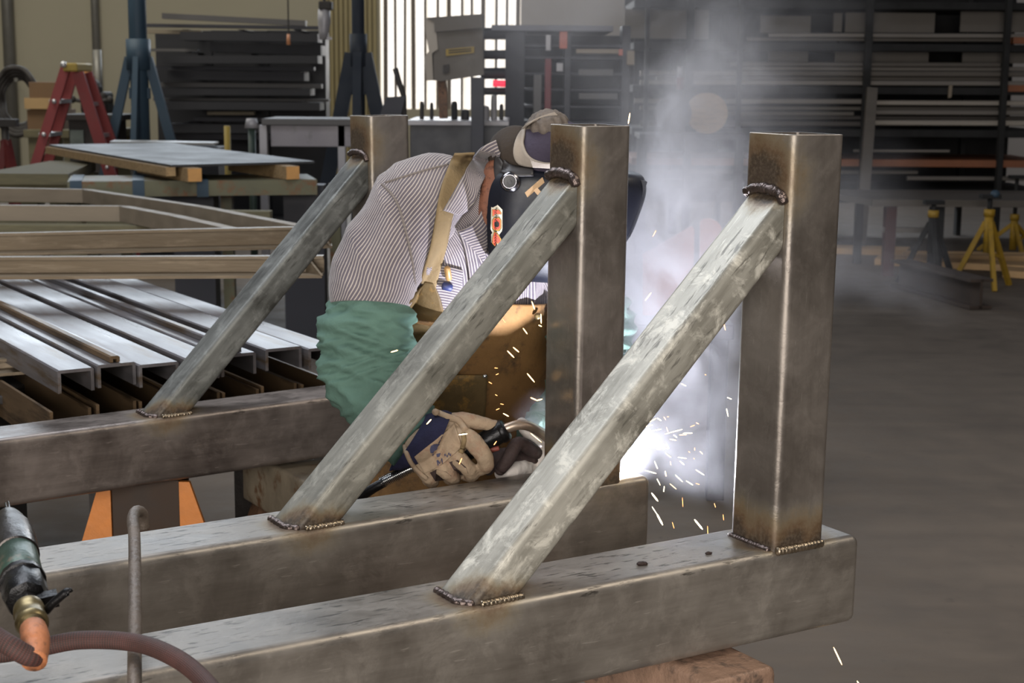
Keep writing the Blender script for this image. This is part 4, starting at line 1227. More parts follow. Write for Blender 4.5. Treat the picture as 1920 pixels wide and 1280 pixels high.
# ---- red step ladder
DL = 12.2
lad = thing('step_ladder', 'red fibreglass step ladder with yellow top cap', 'ladder', (P(132, 250, DL).x, DL, 0))
ctop = P(132, 124, DL); m_yc = simple('yellow_cap', srgb(150, 128, 56), .6, 0, .1, 8); m_alu = simple('aluminium', srgb(190, 190, 192), .35, .7, .1, 10)
def onfl(px, D): return Vector((P(px, 200, D).x, D, 0))
zt = ctop.z - .05
fl, flo = P(123, 128, DL), None
fb_ = P(74, 318, DL); k_ = (zt)/(zt - fb_.z)
frontfoot = fl.lerp(Vector((fb_.x, DL-.15, fb_.z)), k_)
br_ = P(146, 136, DL); bb_ = P(189, 271, DL); k2 = br_.z/(br_.z - bb_.z); backfoot = br_.lerp(Vector((bb_.x, DL, bb_.z)), k2)
for dy in (-.0, .42):
    obj('front_rail', MB().bar(fl + Vector((0, dy*.6, 0)), frontfoot + Vector((0, dy, 0)), .03, .075, (1, 0, 0)), m_redl, lad)
    obj('rear_rail', MB().bar(br_ + Vector((0, dy*.6, 0)), backfoot + Vector((0, dy, 0)), .03, .09, (1, 0, 0)), m_redl, lad)
for i in range(1, 6):
    t = i/6
    p = fl.lerp(frontfoot, t)
    obj('step', MB().bar(p + Vector((0, -.01, 0)), p + Vector((0, .26+.18*t, 0)), .09, .03, (0, 0, 1)), m_alu, lad)
    obj('rivet', MB().ball(p + Vector((.0, -.03, 0)), .02, 8), m_alu, lad, True)
    p2 = br_.lerp(backfoot, t); obj('rear_brace', MB().bar(p2, p2 + Vector((0, .26+.18*t, 0)), .03, .03), m_alu, lad)
    if i in (3, 5): obj('rivet', MB().ball(p2 + Vector((0, -.03, 0)), .016, 8), m_alu, lad, True)
a = P(119, 118, DL-.05); b = P(147, 134, DL-.05)
obj('top_cap', MB().bbox((a.x, DL-.08, b.z), (b.x, DL+.36, a.z), .012), m_yc, lad)
obj('bracket', MB().ball(P(119, 121, DL-.1), .026, 10), m_alu, lad, True)

# ---- blue column stands
m_bluec = simple('blue_column_paint', srgb(44, 64, 80), .6, .1, .12, 4)
m_bluec2 = simple('dark_blue_column_paint', srgb(30, 38, 50), .7, .1, .12, 4)
def column_stand(px, ysp, yb, spread, D, mat, label, w, colw):
    cpt = P(px, ysp, D)
    r = thing('jib_column', label, 'column', (cpt.x, D, 0))
    obj('post', MB().tube([(cpt.x, D, 0), (cpt.x, D, 4.5)], colw, 14), mat, r, True)
    obj('collar', MB().tube([(cpt.x, D, cpt.z-.1), (cpt.x, D, cpt.z+.15)], colw*1.35, 14), mat, r, True)
    zb3 = P(px, yb, D).z
    for sx, sy in ((-1, 0), (1, 0), (0, -1)):
        ft = cpt + (Vector((sx*spread, sy*spread, zb3 - cpt.z)))*(cpt.z/(cpt.z-zb3))
        top = Vector((cpt.x + sx*colw, D + sy*colw, cpt.z))
        obj('gusset_leg', MB().bar(top, ft, w*.6, w, (sx, sy, 0)), mat, r)
    zc2 = P(px, ysp+68, D).z
    k = .42*spread
    obj('tie', MB().bbox((cpt.x-k, D-.03, zc2-.04), (cpt.x+k, D+.03, zc2+.05)), mat, r)
    return r
column_stand(260, 108, 262, .20, 12.8, m_bluec, 'blue steel column with splayed gusset legs behind the sheet table', .075, .075)
cs = column_stand(672, 100, 235, .13, 12.2, m_bluec2, 'dark blue steel column with wide tapering base just left of the bright doorway', .11, .05)

# ---- hanging hoist and wire
m_hoist = simple('hoist_grey', srgb(150, 148, 152), .5, .2, .1, 8)
ho = thing('chain_hoist', 'pale hanging tool hoist with dark motor at the top left of the doorway', 'hoist', (P(608, 75, 12).x, 12, P(608, 85, 12).z))
a = P(608, 12, 12)
obj('motor', pb(597, 2, 621, 18, 11.95, .14, .01), m_rub, ho)
obj('body', MB().tube([P(608, 16, 12), P(608, 40, 12), P(607, 60, 12), P(606, 74, 12)], [.045, .05, .038, .03], 12), m_hoist, ho, True)
obj('hook_block', MB().bar(P(596, 72, 12), P(622, 72, 12), .03, .02), m_hoist, ho)
obj('wire_rope', MB().tube([a, Vector((a.x, 12, 5.5))], .012, 6), m_rub, ho)
sw = thing('pendant_wire', 'thin hanging wire with orange-tipped plug in front of the bar rack', 'pendant', (P(541, 85, 12).x, 12, P(541, 85, 12).z))
p = P(541, 68, 12); obj('wire', MB().tube([p, Vector((p.x, 12, 5.5))], .006, 6), m_rub, sw)
obj('plug', MB().tube([P(541, 64, 12), P(541, 84, 12)], [.012, .016], 8), simple('orange_plug', srgb(190, 130, 90), .5), sw, True)

# ---- dark rack of bars against the wall
DR = 14.5
m_bar = [simple('dark_bar_%s' % s_, srgb(*c_), .6, .3, .2, 3, stretch=(.2, 1, 1)) for s_, c_ in (('charcoal', (40, 40, 44)), ('slate', (54, 54, 60)), ('grey', (84, 82, 82)), ('pale', (122, 112, 96)))]
rk = thing('bar_rack', 'dark cantilever rack standing against the beige wall and loaded with bars', 'rack', (P(450, 270, DR).x, DR+.7, 0))
for px in (352, 456, 560):
    p = P(px, 100, DR+.75); obj('upright', MB().bbox((p.x-.28, DR+.6, 0), (p.x+.28, DR+.9, P(px, 58, DR+.75).z)), m_bar[0], rk)
obj('base_rail', MB().bbox((P(300, 0, DR).x, DR-.1, 0), (P(610, 0, DR).x, DR+.9, .12)), m_bar[0], rk)
lv = [(37, 306, 574, 10, 14, 2), (50, 268, 601, 6, 5, 1), (60, 272, 378, 7, 2, 3), (70, 345, 600, 15, 4, 0), (94, 268, 372, 5, 1, 2), (92, 400, 606, 18, 6, 0), (112, 312, 600, 14, 0, 0), (128, 284, 590, 7, 2, 1), (142, 306, 575, 16, 3, 0), (160, 298, 604, 8, 3, 2), (172, 308, 586, 12, 1, 0), (187, 290, 618, 5, 2, 2), (198, 312, 604, 14, 2, 0), (212, 391, 478, 6, 0, 3), (224, 365, 600, 7, 2, 1), (240, 318, 560, 16, 2, 0), (256, 312, 540, 10, 3, 1)]
ords = ['first', 'second', 'third', 'fourth', 'fifth', 'sixth', 'seventh', 'eighth', 'ninth', 'tenth', 'eleventh', 'twelfth', 'thirteenth', 'fourteenth', 'fifteenth', 'sixteenth', 'seventeenth', 'eighteenth', 'nineteenth', 'twentieth']
tone = {0: 'charcoal', 1: 'slate', 2: 'grey', 3: 'pale yellowish'}
for i, (y, x0, x1, h, tilt, mi) in enumerate(lv):
    D = DR + (.0 if i % 3 else -.12) + .1*(i % 2)
    hm = px2m(h, D)
    mb = MB()
    mb.bar(P(x0, y-tilt/2, D), P(x1, y+tilt/2, D), .35 if mi == 0 else .12, hm)
    single('steel_bar', mb, m_bar[mi], '%s steel bar, %s from the top of the dark rack by the beige wall' % (tone[mi], ords[i]), 'steel bar', 'bars on the dark rack')
    if i in (1, 4, 7, 9, 11, 14):
        for px in (352, 456, 560):
            p = P(px, y+h/2+tilt/2+.4, D); obj('arm', MB().bbox((p.x-.03, D-.1, p.z-.006), (p.x+.03, DR+.6, p.z), .001), m_bar[0], rk)

# ---- grey cabinet / conveyor bed left of the middle
gc = thing('grey_machine_bed', 'pale grey metal machine bed on legs between the dark rack and the far post', 'machine', (P(575, 290, 10).x, 10, 0))
a = P(507, 234, 10); b = P(680, 276, 10)
obj('panel', MB().bbox((a.x, 10, b.z), (b.x, 10.5, a.z)), simple('dull_grey_panel', srgb(118, 114, 120), .5, .2, .15, 4, dirt=srgb(98, 96, 98)), gc)
obj('rim', MB().bbox((a.x-.05, 9.95, a.z), (b.x, 10.55, a.z+.04)), m_bar[2], gc)
for px in (493, 640): 
    p = P(px, 250, 10); obj('leg', MB().bbox((p.x-.025, 10, 0), (p.x+.025, 10.06, a.z)), m_hoist, gc)
st_ = thing('pipe_stand', 'green-based pipe stand with pale head in front of the dark rack', 'stand', (P(472, 280, 10.4).x, 10.4, 0))
p = P(472, 240, 10.4)
obj('pole', MB().tube([(p.x, 10.4, 0), (p.x, 10.4, p.z)], .025, 10), simple('dark_green_paint', srgb(48, 62, 56), .5), st_, True)
obj('head', MB().tube([(p.x, 10.4, p.z), (p.x, 10.4, P(472, 222, 10.4).z)], [.05, .035], 10), m_hoist, st_, True)
# tall clamp stand in front of the rack: yellow post
p = P(426, 250, 10.6); single('marker_post', MB().tube([(p.x, 10.6, 0), (p.x, 10.6, P(426, 236, 10.6).z)], .022, 8), m_yc, 'thin yellow-footed post in front of the dark rack', 'post', None, True)

# ---- sheet of plate on timber blocks over a rusty beam table
zsf = 1.0
shF, shL = PZ(320, 309, zsf), PZ(92, 271, zsf)
shR = PZ(590, 302, zsf); shB = shL + (shR - shF)
m_sheet = simple('sheet_steel', srgb(58, 58, 60), .55, .2, .12, 3)
def slab(ptsz, th):
    d = Vector((0, 0, th))
    n_ = len(ptsz)
    return MB().add([p - d for p in ptsz] + list(ptsz), [tuple(reversed(range(n_))), tuple(range(n_, 2*n_))] + [(k, (k+1) % n_, n_+(k+1) % n_, n_+k) for k in range(n_)])
single('steel_sheet', slab([shF, shR, shB, shL], .012), m_sheet, 'large shiny steel sheet lying on timber blocks in front of the ladder', 'steel sheet')
edge = MB().bar(shF + Vector((0, -.0, -.035)), shL + Vector((0, 0, -.035)), .05, .045)
single('timber_batten', edge, m_wood, 'long timber batten under the front edge of the steel sheet', 'timber')
dF = (shL-shF).normalized(); dR_ = (shR-shF).normalized()
for i, (px, py, lb) in enumerate(((365, 328, 'timber block with bright sawn end under the near corner of the steel sheet'), (549, 324, 'timber block with bright sawn end under the right end of the steel sheet'))):
    c = PZ(px, py, zsf-.05)
    r = thing('timber_block', lb, 'timber', (c.x, c.y, c.z-.035))
    obj('block', MB().bar(c, c + dF*.9, .075, .07), m_wood, r); obj('sawn_end', MB().bar(c - dF*.004, c, .072, .066), m_wood_o, r)
tb = thing('beam_table', 'rust-streaked green beam trestle with blue clamp bands carrying the steel sheet', 'trestle', (shF.x, shF.y, 0))
zt3 = zsf - .088
a = PZ(130, 349, zt3-.04); b = PZ(585, 345, zt3-.04)
m_gr = simple('rusted_green_paint', srgb(94, 92, 72), .6, .1, .2, 4, dirt=srgb(108, 74, 48))
obj('beam', MB().bar(a, b, .5, .08), m_gr, tb)
for px in (145, 256, 372): 
    t = (px-130)/(585-130); c = a.lerp(b, t); d = (b-a).normalized()
    obj('clamp_band', MB().bar(c - d*.03, c + d*.03, .51, .09), m_bluec, tb)
for t in (.51, .97):
    c = a.lerp(b, t)
    obj('leg', MB().bar(c, (c.x, c.y, 0), .22, .14, (0, 1, 0)), m_bar[1], tb)
    obj('leg', MB().bar(c + Vector((.15, .1, 0)), (c.x+.16, c.y+.1, 0), .06, .06, (0, 1, 0)), m_gr, tb)
rb = shF + dF*2.2 + dR_*.4
obj('leg', MB().bar((rb.x, rb.y, zsf-.02), (rb.x, rb.y, 0), .08, .08, (0, 1, 0)), m_gr, tb)
single('plate_offcut', slab([P(206, 265, 11.9), P(400, 268, 11.6), P(410, 265, 12.0), P(215, 262, 12.3)], .015), m_alu, 'thin bright strip of plate beyond the steel sheet', 'steel plate')
pp = P(345, 267, 11.9); single('strip_stand', MB().bbox((pp.x-.3, 11.7, 0), (pp.x+.3, 12.1, pp.z-.03)), m_bar[0], 'low dark stand under the bright strip of plate', 'stand')

# ---- lumber bench at far left
zl = .92
lb_ = thing('lumber_bench', 'weathered timber bench at the left edge in front of the red stand', 'bench', (PZ(30, 330, zl).x, PZ(30, 330, zl).y, 0))
a, b = PZ(-40, 325, zl), PZ(128, 326, zl)
obj('plank', slab([a, b, b + Vector((-.2, 1.3, 0)), a + Vector((0, 1.3, 0))], .06), m_oldwood, lb_)
obj('apron_board', MB().bar(a + Vector((0, .05, -.11)), b + Vector((-.02, .05, -.11)), .04, .10), m_oldwood, lb_)
for c in (a + Vector((.25, .1, 0)), b + Vector((-.08, .1, 0)), a + Vector((.3, 1.1, 0)), b + Vector((-.3, 1.1, 0))):
    obj('leg', MB().bar((c.x, c.y, zl-.06), (c.x, c.y, 0), .09, .09, (0, 1, 0)), m_oldwood, lb_)

# ---- tan flat-bar frames and their table
m_tanbar = simple('tan_steel_bar', srgb(124, 112, 96), .6, .2, .15, 6, stretch=(.4, 2, 2))
m_tanbar2 = simple('tan_angle_steel', srgb(100, 87, 70), .5, .45, .25, 5, .1, 40, stretch=(.3, 3, 3), dirt=srgb(122, 108, 90))
zf = .86
def flat(pix, name, label, h=.066, w=.05):
    pts = [PZ(x, y, zf) for x, y in pix]
    mb = MB()
    for i in range(len(pts)-1): mb.bar(pts[i] - (pts[i+1]-pts[i]).normalized()*.004, pts[i+1], w, h)
    return single(name, mb, m_tanbar, label, 'steel bar')
flat([(-60, 363), (162, 367), (380, 401), (600, 446)], 'bent_flat_bar', 'tan cranked flat bar, the farther of the two below the steel sheet')
flat([(-60, 398), (232, 400), (330, 419), (470, 452)], 'bent_flat_bar', 'tan cranked flat bar, the nearer of the two below the steel sheet')
stb = thing('stock_table', 'timber-legged stock table carrying the tan bars on the left', 'table', (PZ(100, 400, .8).x, 6.8, 0))
for px, w_, yy in ((28, .075, 7.4), (133, .12, 7.2), (158, .035, 6.6)):
    p = P(px, 400, yy); obj('leg', MB().bbox((p.x-w_/2, yy-.04, 0), (p.x+w_/2, yy+.04, zf-.075)), m_oldwood, stb)
for y_ in (6.55, 7.3): obj('cross_rail', MB().bbox((-3.4, y_-.04, zf-.115), (-1.15, y_+.04, zf-.036)), m_oldwood, stb)
# angle irons
def angle_iron(a, b, hgt, fl, th, name, label, mat, group=None, lip=True, end=False):
    d = (b-a).normalized(); r = thing(name, label, 'angle iron', tuple(a), group) if end else None
    prof = [(-fl*.5, 0), (fl*.55, 0), (fl*.55, th), (-fl*.5+th, th), (-fl*.5+th, hgt-th), (-fl*.1, hgt-th), (-fl*.1, hgt), (-fl*.5, hgt)]
    mb = MB().prism(prof, a, b)
    if not end: return single(name, mb, mat, label, 'angle iron', group)
    obj('bar', mb, mat, r)
    p = b - d*.05
    obj('end_gusset', MB().add([p + Vector((0, .01, th)), p + Vector((.05, -.05, th)), p + Vector((0, .01, hgt)), p + Vector((.006, .012, th)), p + Vector((.056, -.048, th)), p + Vector((.006, .012, hgt))], [(0, 1, 2), (5, 4, 3), (0, 3, 4, 1), (1, 4, 5, 2), (2, 5, 3, 0)]), mat, r)
    return r
a1, b1 = P(-60, 478, 4.8), P(622, 462, 4.98)
a2, b2 = P(-60, 520, 4.28), P(606, 517, 4.32)
angle_iron(a1, b1, px2m(38, 4.9), .09, .008, 'angle_iron', 'long brown angle iron, farther of the pair crossing behind the far brace', m_tanbar2, None, True, True)
angle_iron(a2, b2, px2m(37, 4.3), .09, .008, 'angle_iron', 'long brown angle iron with small end gusset, nearer of the pair behind the far brace', m_tanbar2, None, True, True)

# ---- stacked channels behind the far beam
m_chan = simple('channel_steel', srgb(112, 108, 110), .34, .6, .35, 9, .1, 60, stretch=(.12, 1, 1), dirt=srgb(96, 80, 62), rot=(0, 0, 1.0))
m_chan2 = simple('brown_channel_steel', srgb(104, 84, 62), .45, .5, .35, 9, .1, 60, stretch=(.12, 1, 1), dirt=srgb(66, 52, 38), rot=(0, 0, 1.0))
dv = Vector((.541, -.841, 0)); ev = Vector((.841, .541, 0))
ztop = .84
def channel(e, d0, d1, z, w, h, name, label, mat, up=True, group=None):
    th = .007
    prof = [(-w/2, 0), (-w/2+th, 0), (-w/2+th, h-th), (w/2-th, h-th), (w/2-th, 0), (w/2, 0), (w/2, h-.003), (w/2-.004, h), (-w/2+.004, h), (-w/2, h-.003)]
    if not up: prof = [(x, h-y) for x, y in prof]
    return single(name, MB().prism(prof, ev*e + dv*d0 + Vector((0, 0, z)), ev*e + dv*d1 + Vector((0, 0, z))), mat, label, 'steel channel', group)
es = [.955, 1.04, 1.13, 1.225, 1.325, 1.43, 1.525]
names_ = ['leftmost', 'second from the left', 'third from the left', 'middle', 'third from the right', 'second from the right', 'rightmost']
for i, e in enumerate(es):
    w = .078 + .012*((i*7) % 3)/2
    dend = -3.20 + .012*((i*5) % 4)
    dst = -5.4 + .07*((i*3) % 4)
    channel(e, dst, dend, ztop - .055 + .006*((i*3) % 2), w, .05, 'steel_channel', 'silver-grey channel, %s in the upper row behind the far beam' % names_[i], m_chan, True, 'upper channels of the stack')
    # narrow strips lying on two of them
    if i in (1, 4): channel(e+.0, dst+.2, dend-.01, ztop - .004 + .006*((i*3) % 2), .022, .014, 'flat_strip', 'narrow strip lying on the channel that is %s in the upper row' % names_[i], m_chan2 if i % 2 else m_chan, True, 'strips on the upper channels')
es2 = [.93, 1.03, 1.125, 1.22, 1.315, 1.41, 1.505]
for i, e in enumerate(es2):
    channel(e, -4.7, -3.165 - .004*(i % 3), ztop - .175 + .004*(i % 2), .088, .09, 'steel_channel', 'brown channel, %s in the lower row behind the far beam' % names_[i], m_chan2, False, 'lower channels of the stack')
bs = thing('stock_trestle', 'greenish painted timber trestle under the stacked channels', 'trestle', tuple(ev*1.2 + dv*-3.6))
for d_ in (-3.45, -4.4):
    c0_ = ev*.92 + dv*d_; c1_ = ev*1.52 + dv*d_
    z_ = ztop - .175 - .055
    obj('cross_rail', MB().bar(c0_ + Vector((0, 0, z_)), c1_ + Vector((0, 0, z_)), .09, .1), m_dark, bs)
    for c in (c0_.lerp(c1_, .3), c0_.lerp(c1_, .9)): obj('leg', MB().bar((c.x, c.y, z_), (c.x, c.y, 0), .08, .08, (0, 1, 0)), m_dark, bs)
obj('side_board', slab([PZ(35, 735, .62), PZ(100, 713, .62), PZ(178, 775, .62), PZ(30, 790, .62)], .03), m_gr, bs)
# short bars at the left edge lying crosswise
for i, (x0, y0, x1, y1, D, lb) in enumerate(((-60, 645, 62, 636, 3.75, 'topmost'), (-60, 672, 96, 664, 3.62, 'middle'), (-60, 705, 118, 690, 3.5, 'lowest'))):
    a = P(x0, y0, D); b = P(x1, y1, D + .06)
    angle_iron(a, b, .032, .07, .007, 'short_angle_iron', 'short brown angle iron stub at the left edge, %s of the three' % lb, m_tanbar2, 'angle stubs at the left edge')
sr = thing('stub_rack', 'dark support post under the angle stubs at the left edge', 'stand', tuple(P(30, 700, 3.62).xy) + (0,))
c = P(-24, 720, 3.6); obj('post', MB().bbox((c.x-.05, 3.5, 0), (c.x+.05, 3.7, c.z-.02)), m_rub, sr)
obj('rest', MB().bbox((c.x-.05, 3.46, c.z-.02), (c.x+.09, 3.74, c.z+.0)), m_rub, sr)
for j, (px, D, y) in enumerate(((40, 3.75, 652), (60, 3.62, 682), (70, 3.5, 710))):
    pass

# ---- boards and dolly on the floor
for i, (x0, y0, x1, y1, lb) in enumerate(((262, 378, 345, 364, 'pale board on the floor below the steel sheet, nearer the left'), (440, 381, 557, 368, 'pale board on the floor below the right end of the steel sheet'))):
    a = PZ(x0, y0, .06); b = PZ(x1, y0, .06)
    single('floor_board', slab([a, b, b + Vector((-.3, .5, 0)), a + Vector((.3, .5, 0))], .06), m_wood, lb, 'board')
dl = thing('caster_dolly', 'low black dolly on casters under the tan bars', 'dolly', (PZ(180, 432, .1).x, PZ(180, 432, .1).y, 0))
a, b = PZ(84, 424, .3), PZ(268, 420, .3)
for k_ in (0, .45):
    obj('rail', MB().bar(a + Vector((0, k_, 0)), b + Vector((0, k_, 0)), .04, .05), m_rub, dl)
for c in (a, b):
    obj('cross_rail', MB().bar(c, c + Vector((0, .45, 0)), .04, .05), m_rub, dl)
    for k_ in (0, .45): obj('caster', MB().tube([c + Vector((-.02, k_, -.25)), c + Vector((.02, k_, -.25))], .05, 14).bar(c + Vector((0, k_, -.02)), c + Vector((0, k_, -.22)), .03, .03, (1, 0, 0)), m_rub, dl)

# ---- control box, machine bed and dark tool tower in the middle
m_cbox = simple('control_box_grey', srgb(80, 74, 68), .6, .1, .08, 5)
m_cboxl = simple('control_box_side', srgb(140, 132, 122), .6, .1, .06, 5)
DC = 9.2
cbx = thing('control_box', 'grey machine control box with sloped hood and yellow label against the bright doorway', 'control box', (P(860, 300, DC).x, DC, 0))
def ppoly(pix, D, th):
    v = [P(x, y, D) for x, y in pix]; n_ = len(v); d = Vector((0, th, 0))
    return MB().add(v + [p + d for p in v], [tuple(range(n_)), tuple(reversed(range(n_, 2*n_)))] + [(k, (k+1) % n_, n_+(k+1) % n_, n_+k) for k in range(n_)])
obj('case', ppoly([(816, 58), (905, 46), (907, 140), (826, 152), (812, 150), (813, 100), (818, 96)], DC, .28), m_cbox, cbx)
obj('hood', ppoly([(800, 33), (905, 26), (905, 52), (815, 60), (814, 42)], DC-.04, .34), m_cbox, cbx)
obj('side_panel', ppoly([(797, 33), (817, 38), (818, 58), (821, 92), (810, 100), (812, 151), (800, 151), (795, 108), (804, 96), (798, 60)], DC-.02, .3), m_cboxl, cbx)
lbp = obj('label_plate', ppoly([(836, 92), (889, 87), (889, 99), (836, 105)], DC-.012, .01), simple('yellow_label', srgb(132, 110, 44), .6), cbx); lbp['label'] = 'yellow warning label'
for k in range(2):
    o = obj('label_line', ppoly([(841, 93.5+k*4.5), (884, 90+k*4.2), (884, 92+k*4.2), (841, 95.8+k*4.5)], DC-.016, .004), m_rub, lbp)
obj('switch', ppoly([(831, 122), (842, 120), (842, 136), (831, 138)], DC-.02, .03), m_rub, cbx)
obj('arm', MB().bar(P(829, 150, DC+.1), P(832, 222, DC+.1), .05, .05, (1, 0, 0)), m_rust, cbx)
obj('column', MB().bbox((P(884, 0, DC).x, DC+.0, 0), (P(908, 0, DC).x, DC+.2, P(884, 145, DC).z)), m_bar[1], cbx)
mbed = thing('machine_bed', 'dark grey machine bed behind the welder with a painted highlight on its top edge', 'machine', (P(850, 300, 9.6).x, 9.6, 0))
zmt = P(860, 226, 9.5).z
a, b = P(768, 0, 9.5), P(950, 0, 9.5)
obj('body', MB().bbox((a.x, 9.5, 0), (b.x, 10.4, zmt-.03)), simple('bed_dark_grey', srgb(58, 58, 62), .5, .3, .15, 4), mbed)
obj('table_top', MB().bbox((a.x-.02, 9.46, zmt-.03), (b.x+.02, 10.42, zmt)), m_hoist, mbed)  # pale grey puts a highlight along the top edge
for i, (x0, y0, x1, lb, mt) in enumerate(((787, 190, 795, 'short black tool standing at the left end of the machine bed', m_rub), (806, 192, 813, 'thin black punch standing on the machine bed', m_rub), (846, 190, 858, 'dark cylinder under the control box', m_bar[0]), (864, 205, 880, 'squat dark block under the control box', m_bar[0]), (902, 198, 918, 'grey stubby cylinder at the foot of the control column', m_hoist), (920, 178, 932, 'pale folded part beside the stubby cylinder', m_hoist), (936, 195, 944, 'slim dark pin at the right end of the machine bed', m_rub))):
    p0 = P((x0+x1)/2, 226, 9.7); r_ = px2m((x1-x0)/2, 9.7); zt_ = P(x0, y0, 9.7).z
    single('tool_part', MB().lathe([(0, r_), (.02, r_), ((zt_-zmt)*.8, r_*.95), (zt_-zmt-.005, r_*.8), (zt_-zmt, r_*.3)], (p0.x, 9.7, zmt+.001), (0, 0, 1), 14), mt, lb, 'tool', None, True, 40)
# cone and sacks left of it
sk = P(716, 215, 10.2); single('shop_rag_bin', MB().lathe([(0, .15), (.5, .16), (.52, .1), (.75, .06)], (sk.x, 10.2, 0), (0, 0, 1), 14), m_bar[0], 'dark conical bin by the foot of the dark blue column', 'bin', None, True)
lt2 = thing('desk_screen', 'dark tilted panel on a stalk beside the bright doorway', 'panel', (P(735, 225, 9.8).x, 9.8, 0))
obj('panel', ppoly([(724, 182), (760, 180), (752, 215), (712, 216)], 9.8, .04), m_bar[1], lt2)
obj('stalk', MB().tube([P(741, 128, 9.85), P(747, 150, 9.85), P(757, 180, 9.85), P(758, 260, 9.85), Vector((P(758, 260, 9.85).x, 9.85, 0))], .018, 8), m_rub, lt2, True)
# tower
DT = 10.6
tw = thing('tool_tower', 'dark steel shelving tower full of tooling behind the welder', 'shelving', (P(1050, 300, DT).x, DT, 0))
for x0, x1, y0 in ((948, 985, 48), (1060, 1072, 50), (1168, 1184, 48)):
    obj('upright', MB().bbox((P(x0, 0, DT).x, DT, 0), (P(x1, 0, DT).x, DT+.25, P(x0, y0, DT).z)), m_bar[1], tw)
obj('top_deck', MB().bbox((P(922, 0, DT).x, DT-.05, P(0, 51, DT).z), (P(1150, 0, DT).x, DT+.9, P(0, 40, DT).z)), simple('deck_grey', srgb(104, 104, 112), .6), tw)
for y in (75, 98, 128, 158, 190, 220): obj('shelf', MB().bbox((P(985, 0, DT).x, DT+.02, P(0, y+5, DT).z), (P(1184, 0, DT).x, DT+.8, P(0, y, DT).z)), m_bar[1], tw)
obj('back_panel', MB().bbox((P(985, 0, DT).x, DT+.8, 0), (P(1190, 0, DT).x, DT+.83, P(0, 52, DT).z)), m_bar[0], tw)
for i, (y0, y1) in enumerate(((52, 74), (94, 111), (127, 148), (164, 178))):
    single('tool_roller', MB().tube([P(902, (y0+y1)/2, DT+.1), P(950, (y0+y1)/2, DT+.1)], px2m((y1-y0)/2, DT), 14), m_bar[0], 'dark horizontal roller, %s from the top, between control box and tool tower' % ords[i], 'roller', 'rollers left of the tool tower', True, 40)
single('red_lamp', MB().tube([P(924, 156, DT), P(947, 157, DT)], .022, 12), emis('red_lamp_glow', srgb(236, 50, 74), 1.2), 'small glowing red lamp between the rollers', 'lamp', None, True, 40)
for i, (x0, y0, x1, y1, mt, lb) in enumerate(((1023, 65, 1033, 95, m_hoist, 'pale narrow tag on the tool tower'), (1049, 58, 1064, 91, simple('orange_tag', srgb(176, 96, 78), .6), 'orange tag hanging on the tool tower'), (1021, 110, 1034, 210, simple('dull_red_bar', srgb(110, 48, 54), .6), 'tall dull red bar standing on the tool tower'), (1043, 118, 1056, 134, m_hoist, 'pale round knob on the tool tower'), (1080, 92, 1160, 100, m_tanbar, 'pale rod lying on the second shelf of the tool tower'), (1085, 130, 1150, 142, m_bar[2], 'grey bar on the third shelf of the tool tower'), (1160, 92, 1168, 104, simple('orange_tag', srgb(176, 96, 78)), 'small orange knob at the right of the tool tower'), (1175, 95, 1190, 122, m_tanbar, 'tan plate at the right edge of the tool tower'), (1085, 175, 1158, 186, m_bar[2], 'grey bar on the fourth shelf of the tool tower'), (1000, 140, 1016, 216, m_bar[2], 'slim grey tool standing at the left of the tool tower'))):
    single('tower_part', pb(x0, y0, x1, y1, DT-.03, .028), mt, lb, 'tooling')

# ---- pallet rack on the right
DK_ = 13.6
m_rack = simple('rack_dark', srgb(20, 19, 19), .8, 0, .2, 5)
m_rbar = [simple('rack_bar_%s' % s_, srgb(*c_), .5, .35, .2, 4, stretch=(.2, 3, 3)) for s_, c_ in (('grey', (112, 106, 100)), ('dim', (86, 80, 74)), ('dull', (64, 58, 54)), ('bright', (150, 142, 132)))]
m_board = simple('grey_board', srgb(108, 102, 96), .8, 0, .1, 3)
m_orb = simple('rack_orange', srgb(126, 76, 48), .6, .1, .15, 5)
rk2 = thing('storage_rack', 'tall dark storage rack along the right wall full of long bars', 'rack', (P(1600, 300, DK_).x, DK_+.5, 0))
xa, xb_ = P(1190, 0, DK_).x, P(1990, 0, DK_).x
for px, w in ((1212, 8), (1290, 14), (1388, 8), (1628, 12), (1890, 10)):
    p = P(px, 0, DK_-.06); q = P(px+w, 0, DK_-.06)
    obj('upright', MB().bbox((p.x, DK_-.06, 0), (q.x, DK_+.02, 3.2)), m_rack, rk2)
    obj('upright', MB().bbox((p.x, DK_+1.1, 0), (q.x, DK_+1.2, 3.2)), m_rack, rk2)
for y in (0, 79, 160, 240, 296, 352):
    z_ = P(1600, y, DK_).z
    obj('shelf_beam', MB().bbox((xa, DK_+.0, z_-.075), (xb_, DK_+1.1, z_-.012)), m_rack if y != 296 else m_orb, rk2)
obj('back_sheet', MB().bbox((xa, DK_+1.2, .3), (xb_, DK_+1.22, 3.3)), simple('rack_back_dark', srgb(26, 24, 24), .9), rk2)
def rowbars(items, shelf):
    for i, (x0, x1, y0, y1, mi, dd) in enumerate(items):
        D = DK_ + dd + .06
        nm = ['grey', 'dim grey', 'dull brown', 'bright'][mi]
        a, b = P(x0, (y0+y1)/2, D), P(x1, (y0+y1)/2 + (x1-x0)*.003, D)
        h_ = px2m(y1-y0, D)
        pr = rr(h_*1.0, h_, h_*.2, 2)
        mb = MB(); rings(mb, [[p + Vector((0, x, y)) for x, y in pr] for p in (a, b)])
        single('long_bar', mb, m_rbar[mi], 'long %s bar, %s from the top, %s of the right rack' % (nm, ords[i], shelf), 'steel bar', 'long bars on the right-hand rack')
rowbars([(1440, 1990, 62, 70, 0, .02), (1400, 1990, 70, 77, 1, .06)], 'top shelf')
